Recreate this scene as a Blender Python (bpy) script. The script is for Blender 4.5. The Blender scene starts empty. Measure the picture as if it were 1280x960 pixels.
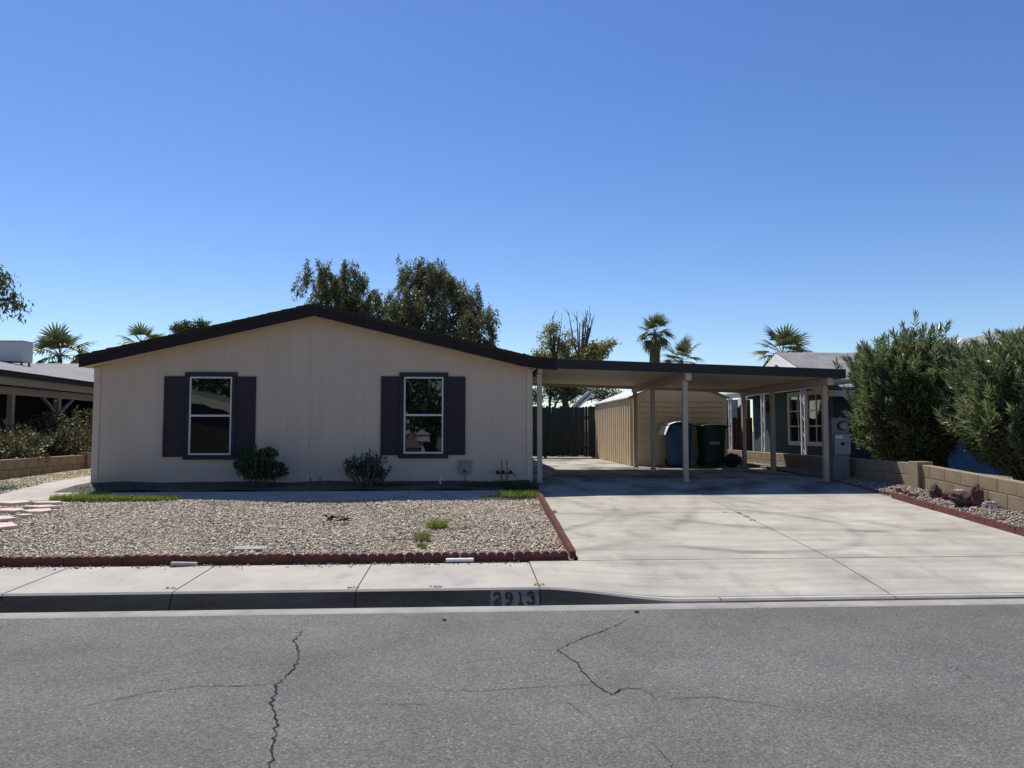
import bpy, math, random
import numpy as np
from mathutils import Vector, Matrix, Euler
R = math.radians
random.seed(7)
rng = np.random.default_rng(7)
scene = bpy.context.scene
col = scene.collection

# ------------------------------------------------------------------ camera
CAM_H, YAW, PITCH, FPX = 1.6, R(3.5), R(3.5), 961.0
cd = bpy.data.cameras.new('camera'); cam = bpy.data.objects.new('camera', cd); col.objects.link(cam)
cam.location = (0, 0, CAM_H); cam.rotation_euler = (math.pi/2 + PITCH, 0, -YAW)
cd.sensor_width = 36; cd.lens = FPX/1280*36; cd.clip_end = 3000; cd.clip_start = .05
scene.camera = cam

# ------------------------------------------------------------------ sky and sun
SUN = Vector((-0.31, 0.56, 1.0)).normalized()          # towards the sun: behind the house, a little left
elev = math.asin(SUN.z); azim = math.atan2(SUN.x, SUN.y)
w = bpy.data.worlds.new('World'); scene.world = w; w.use_nodes = True
nt = w.node_tree; bg = nt.nodes['Background']
sky = nt.nodes.new('ShaderNodeTexSky'); sky.sky_type = 'NISHITA'; sky.sun_disc = False
sky.sun_elevation = elev; sky.sun_rotation = azim; sky.altitude = 350
sky.air_density = 1.0; sky.dust_density = 0.15; sky.ozone_density = 3.2
hs = nt.nodes.new('ShaderNodeHueSaturation'); hs.inputs['Saturation'].default_value = 1.20; hs.inputs['Hue'].default_value = .511
nt.links.new(sky.outputs[0], hs.inputs['Color']); nt.links.new(hs.outputs[0], bg.inputs[0])
bg.inputs[1].default_value = 0.093
sd = bpy.data.lights.new('sun', 'SUN'); sd.energy = 4.2; sd.angle = R(.53); sd.color = (1, .955, .88)
so = bpy.data.objects.new('sun', sd); col.objects.link(so); so.location = (-10, 30, 40)
so.rotation_euler = SUN.to_track_quat('Z', 'Y').to_euler()
scene.view_settings.view_transform = 'Standard'; scene.view_settings.look = 'None'
scene.view_settings.exposure = 0.5; scene.view_settings.gamma = 1.0
scene.view_settings.use_curve_mapping = False
scene.render.engine = 'CYCLES'

# ------------------------------------------------------------------ survey helpers (photo pixel + known distance -> metres)
def P(px, py, Y):
    k = Y/FPX
    return Vector(((px - 581)*k, Y, CAM_H + (538.8 - py)*k))
_f = Vector((math.sin(YAW)*math.cos(PITCH), math.cos(YAW)*math.cos(PITCH), math.sin(PITCH)))
_r = Vector((math.cos(YAW), -math.sin(YAW), 0)); _u = _r.cross(_f)
def on_road(px, py):
    d = _r*((px-640)/FPX) + _u*((480-py)/FPX) + _f
    p = d*(-CAM_H/d.z); return (p.x, p.y)
GPY = [-60, 7.25, 8.4, 13, 15, 19, 26, 200]; GPZ = [.15, .15, .18, .50, .635, .70, .72, .75]
def gz(y): return float(np.interp(y, GPY, GPZ))
def hf(x):                                              # height of the kerb, dropping at the driveway
    t = min(1, max(0, (x - .74)/1.25)); t = t*t*(3-2*t)*.55 + t*.45
    return .15 - t*.118
def sz(x, y):
    if y < 8.4:
        t = min(1, max(0, (y - 7.25)/1.15)); return hf(x) + (.18 - hf(x))*t
    return gz(y)

# ------------------------------------------------------------------ materials
def mat(name, c1, c2=None, scale=6, rough=.8, bump=0, bscale=60, fine=0, fscale=90, spec=.3, metal=0, stretch=None, detail=5):
    m = bpy.data.materials.new(name); m.use_nodes = True
    n = m.node_tree.nodes; l = m.node_tree.links; b = n['Principled BSDF']
    b.inputs['Roughness'].default_value = rough; b.inputs['Specular IOR Level'].default_value = spec
    b.inputs['Metallic'].default_value = metal
    geo = n.new('ShaderNodeTexCoord'); vec = geo.outputs['Object']
    if stretch:
        mp = n.new('ShaderNodeMapping'); mp.inputs['Scale'].default_value = stretch
        l.new(vec, mp.inputs[0]); vec = mp.outputs[0]
    if c2 is None: c2 = tuple(x*.8 for x in c1)
    no = n.new('ShaderNodeTexNoise'); no.inputs['Scale'].default_value = scale; no.inputs['Detail'].default_value = detail
    no.inputs['Roughness'].default_value = .6
    l.new(vec, no.inputs['Vector'])
    rp = n.new('ShaderNodeValToRGB'); rp.color_ramp.elements[0].position = .33; rp.color_ramp.elements[1].position = .67
    rp.color_ramp.elements[0].color = (*c2, 1); rp.color_ramp.elements[1].color = (*c1, 1)
    l.new(no.outputs['Fac'], rp.inputs[0]); out = rp.outputs[0]
    if fine:
        f = n.new('ShaderNodeTexNoise'); f.inputs['Scale'].default_value = fscale; f.inputs['Detail'].default_value = 3
        l.new(geo.outputs['Object'], f.inputs['Vector'])
        mr = n.new('ShaderNodeMapRange'); mr.inputs[1].default_value = .3; mr.inputs[2].default_value = .7
        mr.inputs[3].default_value = 1-fine; mr.inputs[4].default_value = 1+fine
        l.new(f.outputs['Fac'], mr.inputs[0])
        mx = n.new('ShaderNodeVectorMath'); mx.operation = 'SCALE'
        l.new(out, mx.inputs[0]); l.new(mr.outputs[0], mx.inputs['Scale']); out = mx.outputs[0]
    l.new(out, b.inputs['Base Color'])
    if bump:
        bn = n.new('ShaderNodeTexNoise'); bn.inputs['Scale'].default_value = bscale; bn.inputs['Detail'].default_value = 4
        l.new(vec, bn.inputs['Vector'])
        bp = n.new('ShaderNodeBump'); bp.inputs['Strength'].default_value = bump; bp.inputs['Distance'].default_value = .01
        l.new(bn.outputs['Fac'], bp.inputs['Height']); l.new(bp.outputs[0], b.inputs['Normal'])
    m['out'] = 0
    return m
def island_mat(name, cols, rough=.8, transl=0, spec=.3, tcol=None):
    """colour picked at random for each loose piece (leaf, stone, blade)"""
    m = bpy.data.materials.new(name); m.use_nodes = True
    n = m.node_tree.nodes; l = m.node_tree.links; b = n['Principled BSDF']
    b.inputs['Roughness'].default_value = rough; b.inputs['Specular IOR Level'].default_value = spec
    g = n.new('ShaderNodeNewGeometry'); rp = n.new('ShaderNodeValToRGB')
    els = rp.color_ramp.elements
    while len(els) < len(cols): els.new(.5)
    for i, c in enumerate(cols): els[i].position = i/(len(cols)-1); els[i].color = (*c, 1)
    l.new(g.outputs['Random Per Island'], rp.inputs[0]); l.new(rp.outputs[0], b.inputs['Base Color'])
    if transl:
        t = n.new('ShaderNodeBsdfTranslucent'); mx = n.new('ShaderNodeMixShader'); mx.inputs[0].default_value = transl
        hs_ = n.new('ShaderNodeHueSaturation'); hs_.inputs['Value'].default_value = 1.5
        l.new(rp.outputs[0], hs_.inputs['Color']); l.new(hs_.outputs[0], t.inputs[0])
        l.new(b.outputs[0], mx.inputs[1]); l.new(t.outputs[0], mx.inputs[2])
        l.new(mx.outputs[0], n['Material Output'].inputs[0])
    return m
def mul_layer(m, build):
    """multiply the base colour by a factor made by build(nodes, links, position_socket)"""
    n = m.node_tree.nodes; l = m.node_tree.links; b = n['Principled BSDF']
    src = b.inputs['Base Color'].links[0].from_socket
    g = n.new('ShaderNodeNewGeometry')
    fac = build(n, l, g.outputs['Position'])
    mx = n.new('ShaderNodeVectorMath'); mx.operation = 'SCALE'
    l.new(src, mx.inputs[0]); l.new(fac, mx.inputs['Scale']); l.new(mx.outputs[0], b.inputs['Base Color'])
def mth(n, l, op, a, b=None, c=None):
    x = n.new('ShaderNodeMath'); x.operation = op
    for i, v in enumerate((a, b, c)):
        if v is None: continue
        if isinstance(v, (int, float)): x.inputs[i].default_value = v
        else: l.new(v, x.inputs[i])
    return x.outputs[0]
def noise(n, l, pos, scale, detail=4, st=None):
    if st:
        mp = n.new('ShaderNodeMapping'); mp.inputs['Scale'].default_value = st; l.new(pos, mp.inputs[0]); pos = mp.outputs[0]
    x = n.new('ShaderNodeTexNoise'); x.inputs['Scale'].default_value = scale; x.inputs['Detail'].default_value = detail
    l.new(pos, x.inputs['Vector']); return x.outputs['Fac']
def rng_(n, l, v, a, b, c, d):
    x = n.new('ShaderNodeMapRange'); l.new(v, x.inputs[0])
    for i, q in enumerate((a, b, c, d)): x.inputs[i+1].default_value = q
    return x.outputs[0]

M = {}
M['asphalt'] = mat('asphalt', (.146, .139, .131), (.115, .110, .104), 1.3, .9, .5, 160, .0, spec=.2)
def asphalt_layer(n, l, pos):
    v = n.new('ShaderNodeTexVoronoi'); v.inputs['Scale'].default_value = 95; l.new(pos, v.inputs['Vector'])
    sp = n.new('ShaderNodeSeparateColor'); l.new(v.outputs['Color'], sp.inputs[0])
    a = rng_(n, l, sp.outputs[0], 0, 1, .62, 1.28)
    bright = rng_(n, l, sp.outputs[1], .93, 1, 0, .9)
    big = rng_(n, l, noise(n, l, pos, .35, 3, (.5, 1.6, 1)), .35, .65, .88, 1.1)
    return mth(n, l, 'MULTIPLY', mth(n, l, 'ADD', a, bright), big)
mul_layer(M['asphalt'], asphalt_layer)
def concrete(name, c1, c2, tyre=False):
    m = mat(name, c1, c2, 2.2, .88, .25, 120, .10, 140, spec=.25)
    def lay(n, l, pos):
        f = rng_(n, l, noise(n, l, pos, .7, 6), .3, .7, .84, 1.08)
        st = noise(n, l, pos, 3.5, 6, (1, .45, 1))
        f = mth(n, l, 'MULTIPLY', f, rng_(n, l, st, .56, .74, 1, .80))
        sp = noise(n, l, pos, 38, 2)
        f = mth(n, l, 'MULTIPLY', f, rng_(n, l, sp, .70, .80, 1, .72))
        if tyre:
            nz = noise(n, l, pos, .9, 4)
            for (cx, cy, rad, wd, s) in ((5.6, 14.2, 4.3, .17, .5), (5.3, 14.0, 5.6, .16, .38), (-.8, 12.6, 3.2, .15, .5), (-1.2, 13.3, 5.0, .16, .36), (3.6, 10.2, 1.5, .16, .38), (9.2, 13.9, 4.9, .18, .34), (3.2, 20, 8.8, .16, .22)):
                vm = n.new('ShaderNodeVectorMath'); vm.operation = 'DISTANCE'; l.new(pos, vm.inputs[0]); vm.inputs[1].default_value = (cx, cy, .4)
                d = mth(n, l, 'ABSOLUTE', mth(n, l, 'SUBTRACT', mth(n, l, 'ADD', vm.outputs['Value'], mth(n, l, 'MULTIPLY', mth(n, l, 'SUBTRACT', nz, .5), .5)), rad))
                k = rng_(n, l, d, 0, wd, s, 0)
                k = mth(n, l, 'MULTIPLY', k, rng_(n, l, noise(n, l, pos, 1.1 + rad*.1, 5), .38, .66, 0, 1))
                f = mth(n, l, 'MULTIPLY', f, mth(n, l, 'SUBTRACT', 1, k))
            mp_ = n.new('ShaderNodeMapping'); mp_.inputs['Rotation'].default_value = (0, 0, R(-24)); mp_.inputs['Scale'].default_value = (.45, 4.2, 1); l.new(pos, mp_.inputs[0])
            f = mth(n, l, 'MULTIPLY', f, rng_(n, l, noise(n, l, mp_.outputs[0], 1.7, 6), .35, .68, 1.05, .84))
            # oily drips on the parking floor, plus darkening painted in for the carport shade
            oil_shade = mth(n, l, 'MULTIPLY', rng_(n, l, noise(n, l, pos, 1.4, 5, (1, .6, 1)), .44, .66, .08, .72), 1)
            yy = n.new('ShaderNodeSeparateXYZ'); l.new(pos, yy.inputs[0])
            oil_shade = mth(n, l, 'MULTIPLY', oil_shade, rng_(n, l, yy.outputs[1], 12.6, 13.6, .15, 1))
            f = mth(n, l, 'MULTIPLY', f, mth(n, l, 'SUBTRACT', 1, oil_shade))
        return f
    mul_layer(m, lay); return m
M['concrete'] = concrete('sidewalk_concrete', (.44, .405, .355), (.37, .34, .30))
M['drive'] = concrete('driveway_concrete', (.455, .42, .355), (.385, .355, .30), True)
M['gutter'] = concrete('gutter_concrete', (.33, .315, .285), (.24, .23, .21))
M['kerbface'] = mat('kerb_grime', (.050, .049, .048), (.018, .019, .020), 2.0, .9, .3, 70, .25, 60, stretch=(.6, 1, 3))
M['dirt'] = mat('dirt', (.23, .185, .14), (.15, .12, .09), 3, .95, .6, 40, .3, 70)
M['soil'] = mat('bed_soil', (.12, .10, .075), (.06, .055, .04), 5, .95, .8, 45, .3, 80)
M['joint'] = mat('joint_dirt', (.06, .055, .045), (.03, .03, .025), 9, .95)
M['crack'] = mat('crack_dark', (.02, .02, .02), (.012, .012, .012), 20, 1.0)  # dark colour of the crack ribbons
M['siding'] = mat('siding_paint', (.555, .45, .345), (.515, .42, .322), 1.2, .75, .15, 45, .04, 120, stretch=(3, 3, .6))
M['trim_beige'] = mat('beige_trim', (.60, .495, .385), (.55, .455, .355), 3, .7)
M['brown'] = mat('dark_brown_fascia', (.020, .013, .013), (.013, .010, .010), 5, .75, .2, 40)
M['shutter'] = mat('shutter_paint', (.034, .028, .032), (.026, .023, .027), 4, .7)
M['shingle'] = mat('brown_shingle', (.05, .036, .032), (.03, .024, .022), 9, .95, .6, 35, .3, 25)
M['white_vinyl'] = mat('white_vinyl', (.62, .62, .60), (.56, .56, .54), 6, .45)
M['carport'] = mat('carport_metal', (.45, .38, .29), (.39, .33, .25), 2.5, .55, 0, 60, .04)
M['carport_fascia'] = mat('carport_fascia', (.024, .023, .024), (.018, .017, .019), 3, .6)
M['shed'] = mat('shed_metal', (.70, .57, .38), (.61, .50, .33), 2, .6, 0, 60, .05, stretch=(2, 2, .7))
M['shedroof'] = mat('shed_roof', (.55, .53, .49), (.46, .44, .40), 3, .6)
M['fence'] = mat('dark_green_wood', (.030, .045, .036), (.018, .027, .024), 6, .8, .3, 40, .2, 50, stretch=(4, 4, .5))
M['blue'] = mat('blue_plastic', (.03, .115, .21), (.022, .09, .175), 5, .45)
M['green'] = mat('green_plastic', (.012, .045, .030), (.008, .032, .022), 5, .45)
M['black'] = mat('black_rubber', (.012, .012, .012), (.02, .02, .02), 9, .6)
M['grey_metal'] = mat('grey_meter_metal', (.20, .205, .21), (.16, .165, .17), 5, .5)
M['meter_light'] = mat('meter_panel', (.27, .275, .275), (.23, .235, .235), 6, .5)
M['block'] = mat('tan_block', (.29, .225, .145), (.22, .17, .11), 3.5, .92, .5, 55, .2, 60)
M['mortar'] = mat('mortar', (.17, .14, .105), (.12, .10, .075), 12, .95)
M['red'] = mat('red_edging', (.17, .062, .050), (.10, .040, .034), 7, .9, .4, 70, .25, 80)
M['teal'] = mat('teal_siding', (.052, .10, .115), (.045, .088, .10), 3, .75)
M['blue_siding_shaded'] = mat('blue_siding_shaded', (.008, .024, .075), (.006, .02, .06), 3, .95, spec=.03)  # shade on the wing wall is put into this darker blue
M['shingle_grey'] = mat('grey_shingle', (.27, .26, .255), (.19, .18, .18), 3, .95, .5, 30, .25, 22)
M['shingle_brown'] = mat('grey_brown_shingle', (.25, .225, .21), (.17, .155, .145), 3, .95, .5, 30, .25, 22)
M['white_paint'] = mat('white_paint', (.72, .71, .68), (.66, .65, .62), 5, .6)
M['wood_tan'] = mat('tan_beam', (.33, .28, .215), (.26, .22, .17), 4, .85, .2, 30, stretch=(1, .4, 3))
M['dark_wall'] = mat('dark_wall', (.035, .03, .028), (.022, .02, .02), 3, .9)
M['brown_fence'] = mat('brown_fence', (.06, .04, .03), (.04, .028, .022), 5, .9)
M['cooler'] = mat('cooler_metal', (.60, .585, .55), (.54, .525, .49), 3, .6)
M['bark'] = mat('bark', (.13, .10, .075), (.07, .055, .042), 9, .95, .8, 30, .3, 40, stretch=(3, 3, .6))
M['twig'] = mat('grey_twig', (.16, .125, .10), (.10, .08, .065), 9, .9)
M['thatch'] = island_mat('dead_fronds', [(.16, .115, .065), (.24, .175, .10), (.11, .08, .05)], .9)
M['flag'] = mat('pink_flagstone', (.66, .52, .44), (.55, .42, .35), 4, .9, .4, 40, .12, 60)
M['rock_red'] = mat('red_rock', (.16, .055, .045), (.07, .03, .028), 6, .9, .7, 22, .3, 40)
M['rock_dark'] = mat('dark_rock', (.13, .085, .075), (.05, .036, .034), 5, .9, .7, 22, .3, 40)
M['rock_white'] = mat('white_rock', (.55, .51, .47), (.24, .20, .18), 5, .9, .7, 22, .2, 40)
M['rock_pink'] = mat('pink_rock', (.36, .19, .15), (.24, .12, .10), 6, .9, .6, 22, .2, 40)
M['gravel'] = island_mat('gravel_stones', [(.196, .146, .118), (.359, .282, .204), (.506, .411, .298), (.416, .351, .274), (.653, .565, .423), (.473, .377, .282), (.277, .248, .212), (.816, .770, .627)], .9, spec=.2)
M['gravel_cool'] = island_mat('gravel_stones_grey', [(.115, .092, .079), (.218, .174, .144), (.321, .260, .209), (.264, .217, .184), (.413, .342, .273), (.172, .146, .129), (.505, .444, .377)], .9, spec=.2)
M['olive_leaf'] = island_mat('olive_leaves', [(.074, .086, .032), (.114, .123, .046), (.156, .150, .062), (.092, .106, .042), (.202, .171, .079)], .55, .28, .4)
M['oleander_leaf'] = island_mat('oleander_leaves', [(.073, .108, .043), (.110, .147, .059), (.160, .189, .077), (.093, .126, .055), (.220, .216, .107)], .36, .32, .55)
M['dark_leaf'] = island_mat('dark_shrub_leaves', [(.022, .050, .020), (.035, .070, .026), (.050, .088, .032)], .5, .2, .4)
M['mix_leaf'] = island_mat('hedge_leaves', [(.041, .065, .022), (.068, .091, .035), (.101, .111, .047), (.135, .098, .047), (.061, .081, .030)], .5, .2, .4)
M['ash_leaf'] = island_mat('ash_leaves', [(.150, .174, .049), (.225, .225, .070), (.300, .254, .084), (.128, .152, .049), (.255, .160, .056)], .6, .35, .3)
M['far_leaf'] = island_mat('far_leaves', [(.047, .069, .026), (.074, .100, .036), (.108, .125, .052)], .6, .25, .3)
M['grass'] = island_mat('grass_blades', [(.105, .162, .030), (.165, .230, .042), (.225, .270, .060), (.255, .243, .084)], .6, .3, .3)
M['dry_weed'] = island_mat('dry_weeds', [(.10, .11, .04), (.16, .15, .07), (.22, .19, .10)], .8, .2)
M['palm'] = island_mat('palm_fronds', [(.068, .101, .041), (.098, .128, .051), (.128, .142, .065), (.083, .111, .046)], .5, .2, .4)
M['petiole'] = mat('palm_stalk', (.14, .13, .055), (.09, .085, .04), 6, .7)
M['flower'] = island_mat('pink_blossom', [(.45, .27, .24), (.52, .42, .36), (.36, .20, .17)], .7, .2)
M['panel_dark'] = mat('dark_panel', (.02, .025, .028), (.015, .02, .02), 5, .4)
M['paint_grey'] = mat('address_paint', (.12, .122, .126), (.07, .072, .076), 14, .8, 0, 60, .25, 70)
M['paint_black'] = mat('black_paint', (.022, .022, .024), (.014, .014, .016), 20, .8)
M['lid'] = mat('plastic_cover', (.30, .285, .26), (.25, .24, .22), 6, .8)
M['copper'] = mat('pipe_metal', (.22, .20, .18), (.14, .12, .10), 8, .5, metal=.3)
g = bpy.data.materials.new('window_glass'); g.use_nodes = True; b = g.node_tree.nodes['Principled BSDF']
nz = g.node_tree.nodes.new('ShaderNodeTexNoise'); nz.inputs['Scale'].default_value = 1.3
bp = g.node_tree.nodes.new('ShaderNodeBump'); bp.inputs['Strength'].default_value = .02; bp.inputs['Distance'].default_value = .05
g.node_tree.links.new(nz.outputs['Fac'], bp.inputs['Height']); g.node_tree.links.new(bp.outputs[0], b.inputs['Normal'])
b.inputs['Base Color'].default_value = (.006, .009, .009, 1); b.inputs['Roughness'].default_value = .015; b.inputs['IOR'].default_value = 1.75
M['glass'] = g

# ------------------------------------------------------------------ mesh helpers
def tag(o, label=None, cat=None, group=None, kind=None):
    if label: o['label'] = label
    if cat: o['category'] = cat
    if group: o['group'] = group
    if kind: o['kind'] = kind
    return o
def link(name, me, m=None, parent=None, loc=None):
    o = bpy.data.objects.new(name, me); col.objects.link(o)
    if m is not None and not me.materials: me.materials.append(m)
    if parent is not None:
        o.parent = parent
        if parent.type == 'EMPTY' or True: o.matrix_parent_inverse = parent.matrix_basis.inverted() if loc is None else Matrix()
    if loc is not None: o.location = loc
    return o
def empty(name, loc=(0, 0, 0), rz=0):
    o = bpy.data.objects.new(name, None); col.objects.link(o); o.location = loc; o.rotation_euler = (0, 0, rz)
    o.empty_display_size = .2
    return o
def npmesh(name, V, F, smooth=False):
    V = np.asarray(V, np.float32); F = np.asarray(F, np.int32); k = F.shape[1]
    me = bpy.data.meshes.new(name); me.vertices.add(len(V)); me.vertices.foreach_set('co', V.ravel())
    me.loops.add(F.size); me.loops.foreach_set('vertex_index', F.ravel())
    me.polygons.add(len(F)); me.polygons.foreach_set('loop_start', np.arange(0, F.size, k, dtype=np.int32))
    if smooth: me.polygons.foreach_set('use_smooth', np.ones(len(F), bool))
    me.update(calc_edges=True); return me
class MB:
    def __init__(s): s.v = []; s.f = []
    def add(s, vs, fs):
        o = len(s.v); s.v += [tuple(q) for q in vs]; s.f += [tuple(i+o for i in f) for f in fs]; return s
    def box(s, x0, x1, y0, y1, z0, z1):
        return s.add([(x0,y0,z0),(x1,y0,z0),(x1,y1,z0),(x0,y1,z0),(x0,y0,z1),(x1,y0,z1),(x1,y1,z1),(x0,y1,z1)],
                     [(0,3,2,1),(4,5,6,7),(0,1,5,4),(1,2,6,5),(2,3,7,6),(3,0,4,7)])
    def hexa(s, a, b):                                   # bottom quad a, top quad b (both ccw from above)
        return s.add(list(a)+list(b), [(0,3,2,1),(4,5,6,7),(0,1,5,4),(1,2,6,5),(2,3,7,6),(3,0,4,7)])
    def prism(s, poly, axis, d0, d1):                    # polygon extruded along an axis
        n = len(poly)
        def pt(p, d):
            return (d, p[0], p[1]) if axis == 'x' else (p[0], d, p[1]) if axis == 'y' else (p[0], p[1], d)
        return s.add([pt(p, d0) for p in poly] + [pt(p, d1) for p in poly],
                     [tuple(range(n))[::-1], tuple(range(n, 2*n))] + [(i, (i+1) % n, n+(i+1) % n, n+i) for i in range(n)])
    def tube(s, pts, rads, n=7, cap=True):
        pts = [Vector(p) for p in pts]; o = len(s.v)
        if not hasattr(rads, '__len__'): rads = [rads]*len(pts)
        for i, p in enumerate(pts):
            d = (pts[min(i+1, len(pts)-1)] - pts[max(i-1, 0)]).normalized()
            a = d.orthogonal().normalized() if abs(d.z) < .9 else Vector((1, 0, 0))
            a = (a - d*a.dot(d)).normalized(); b = d.cross(a)
            for k in range(n):
                t = 2*math.pi*k/n; s.v.append(tuple(p + (a*math.cos(t) + b*math.sin(t))*rads[i]))
        for i in range(len(pts)-1):
            for k in range(n):
                k2 = (k+1) % n; s.f.append((o+i*n+k, o+i*n+k2, o+(i+1)*n+k2, o+(i+1)*n+k))
        if cap: s.f.append(tuple(o+k for k in range(n))[::-1]); s.f.append(tuple(o+(len(pts)-1)*n+k for k in range(n)))
        return s
    def mesh(s, name): 
        me = bpy.data.meshes.new(name); me.from_pydata(s.v, [], s.f)
        import bmesh
        bm = bmesh.new(); bm.from_mesh(me); bmesh.ops.recalc_face_normals(bm, faces=bm.faces); bm.to_mesh(me); bm.free()
        me.update(); return me
    def build(s, name, m, parent=None, bevel=0, smooth=False, seg=1):
        me = s.mesh(name)
        if smooth:
            for p in me.polygons: p.use_smooth = True
        o = link(name, me, m, parent)
        if bevel:
            md = o.modifiers.new('bevel', 'BEVEL'); md.width = bevel; md.segments = seg; md.limit_method = 'ANGLE'
        return o
def box(name, m, parent, *a, bevel=0): return MB().box(*a).build(name, m, parent, bevel)

def unit(a): return a/np.maximum(np.linalg.norm(a, axis=-1, keepdims=True), 1e-9)
def leaves(pos, d, L, W, bend=.25):
    """kite shaped leaves: pos (n,3) base, d (n,3) direction"""
    n = len(pos); d = unit(d); r = unit(np.cross(d, unit(rng.normal(size=(n, 3)))))
    nn = np.cross(d, r); L = np.broadcast_to(np.asarray(L, float), (n,))[:, None]; W = np.broadcast_to(np.asarray(W, float), (n,))[:, None]
    b = pos; t = pos + d*L - nn*L*bend*.5; m = pos + d*L*.45
    V = np.stack([b, m + r*W*.5 + nn*W*.12, t, m - r*W*.5 + nn*W*.12], 1).reshape(-1, 3)
    return V, np.arange(4*n).reshape(-1, 4)
def sph(n): return unit(rng.normal(size=(n, 3)))

# ================================================================== SETTING
def grid_sheet(xs, ys, zf, name, m, kind='structure', parent=None, thick=0):
    V = [(x, y, zf(x, y)) for y in ys for x in xs]; nx = len(xs)
    F = [(j*nx+i, j*nx+i+1, (j+1)*nx+i+1, (j+1)*nx+i) for j in range(len(ys)-1) for i in range(nx-1)]
    if thick:
        # side skirts so that the slab has edges
        o = len(V); n = len(ys)
        ring = [i for i in range(nx)] + [j*nx+nx-1 for j in range(1, n)] + [(n-1)*nx+i for i in range(nx-2, -1, -1)] + [j*nx for j in range(n-2, 0, -1)]
        for q in ring: V.append((V[q][0], V[q][1], V[q][2]-thick))
        k = len(ring)
        F += [(ring[(a+1) % k], ring[a], o+a, o+(a+1) % k) for a in range(k)]
    me = bpy.data.meshes.new(name); me.from_pydata(V, [], F); me.update()
    o = link(name, me, m, parent)
    if parent is None: tag(o, kind=kind)
    return o
lin = lambda a, b, n: list(np.linspace(a, b, n))
ground = grid_sheet([-600, -60, -20, 20, 60, 600], [7.4, 8.4, 10, 13, 15, 19, 26, 60, 200, 900], lambda x, y: gz(y)-(.05 if y > 8.5 else .3), 'ground', M['dirt'])
ground2 = grid_sheet([-600, -60, 0, 60, 600], [-900, -40, -10, -5.6], lambda x, y: .12, 'far_side_ground', M['dirt'])
far_walk = grid_sheet([-100, 100], [-5.6, -4.3], lambda x, y: .15, 'far_side_sidewalk', M['concrete'], thick=.2)
road = grid_sheet(lin(-150, 150, 61), [-4.32, -2, 0, 2, 4, 5.5, 6.97], lambda x, y: .025*max(0, 1-((y-1.3)/5.66)**2), 'road', M['asphalt'])
gut = grid_sheet(lin(-150, 150, 61), [6.9, 6.97, 7.16], lambda x, y: {6.9: -.004, 6.97: .007, 7.16: .004}[y], 'gutter', M['gutter'])
def crack(pts, wdt, jag, n=7):
    """an irregular thin ribbon lying on the asphalt"""
    q = []
    for a, b in zip(pts[:-1], pts[1:]):
        a = Vector((*a, 0)); b = Vector((*b, 0)); m = max(2, int((b-a).length/.035))
        for i in range(m): 
            p = a.lerp(b, i/m); q.append(p + Vector((random.gauss(0, jag), random.gauss(0, jag), 0)))
    q.append(Vector((*pts[-1], 0)))
    V = []; F = []
    for i, p in enumerate(q):
        d = (q[min(i+1, len(q)-1)] - q[max(i-1, 0)]); s = Vector((-d.y, d.x, 0)).normalized()
        e = min(1, (len(q)-1-i)/12+.15, i/8+.25)
        ww = wdt*e*random.uniform(.35, 1.25)
        for sgn in (1, -1):
            v = p + s*ww*.5*sgn; z = .025*max(0, 1-((v.y-1.3)/5.66)**2)+.004; V.append((v.x, v.y, z))
    F = [(2*i, 2*i+1, 2*i+3, 2*i+2) for i in range(len(q)-1)]
    me = bpy.data.meshes.new('crack'); me.from_pydata(V, [], F); me.update(); return link('crack', me, M['crack'], road)
px = lambda *l: [on_road(*p) for p in l]
crack(px((378,789),(368,803),(373,816),(374,828),(358,848),(347,858),(343,868),(340,885),(346,908),(340,935),(337,960),(333,1010)), .011, .009)
crack(px((347,858),(300,861),(247,861),(190,868),(150,877),(115,884),(80,894)), .008, .005)
crack(px((784,776),(757,789),(728,799),(696,815),(722,832),(728,843),(748,862),(763,872),(782,863),(800,864),(822,878),(828,880)), .010, .006)
crack(px((750,857),(722,860),(690,862),(640,864),(600,867),(535,867)), .007, .005)
crack(px((828,880),(860,876),(890,875),(920,880),(955,884),(985,890),(1020,895)), .007, .004)
crack(px((555,884),(520,885),(480,884),(430,883)), .006, .005)
crack(px((705,878),(727,896),(745,905)), .006, .005)
crack(px((815,935),(838,960),(850,990)), .006, .005)

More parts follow.
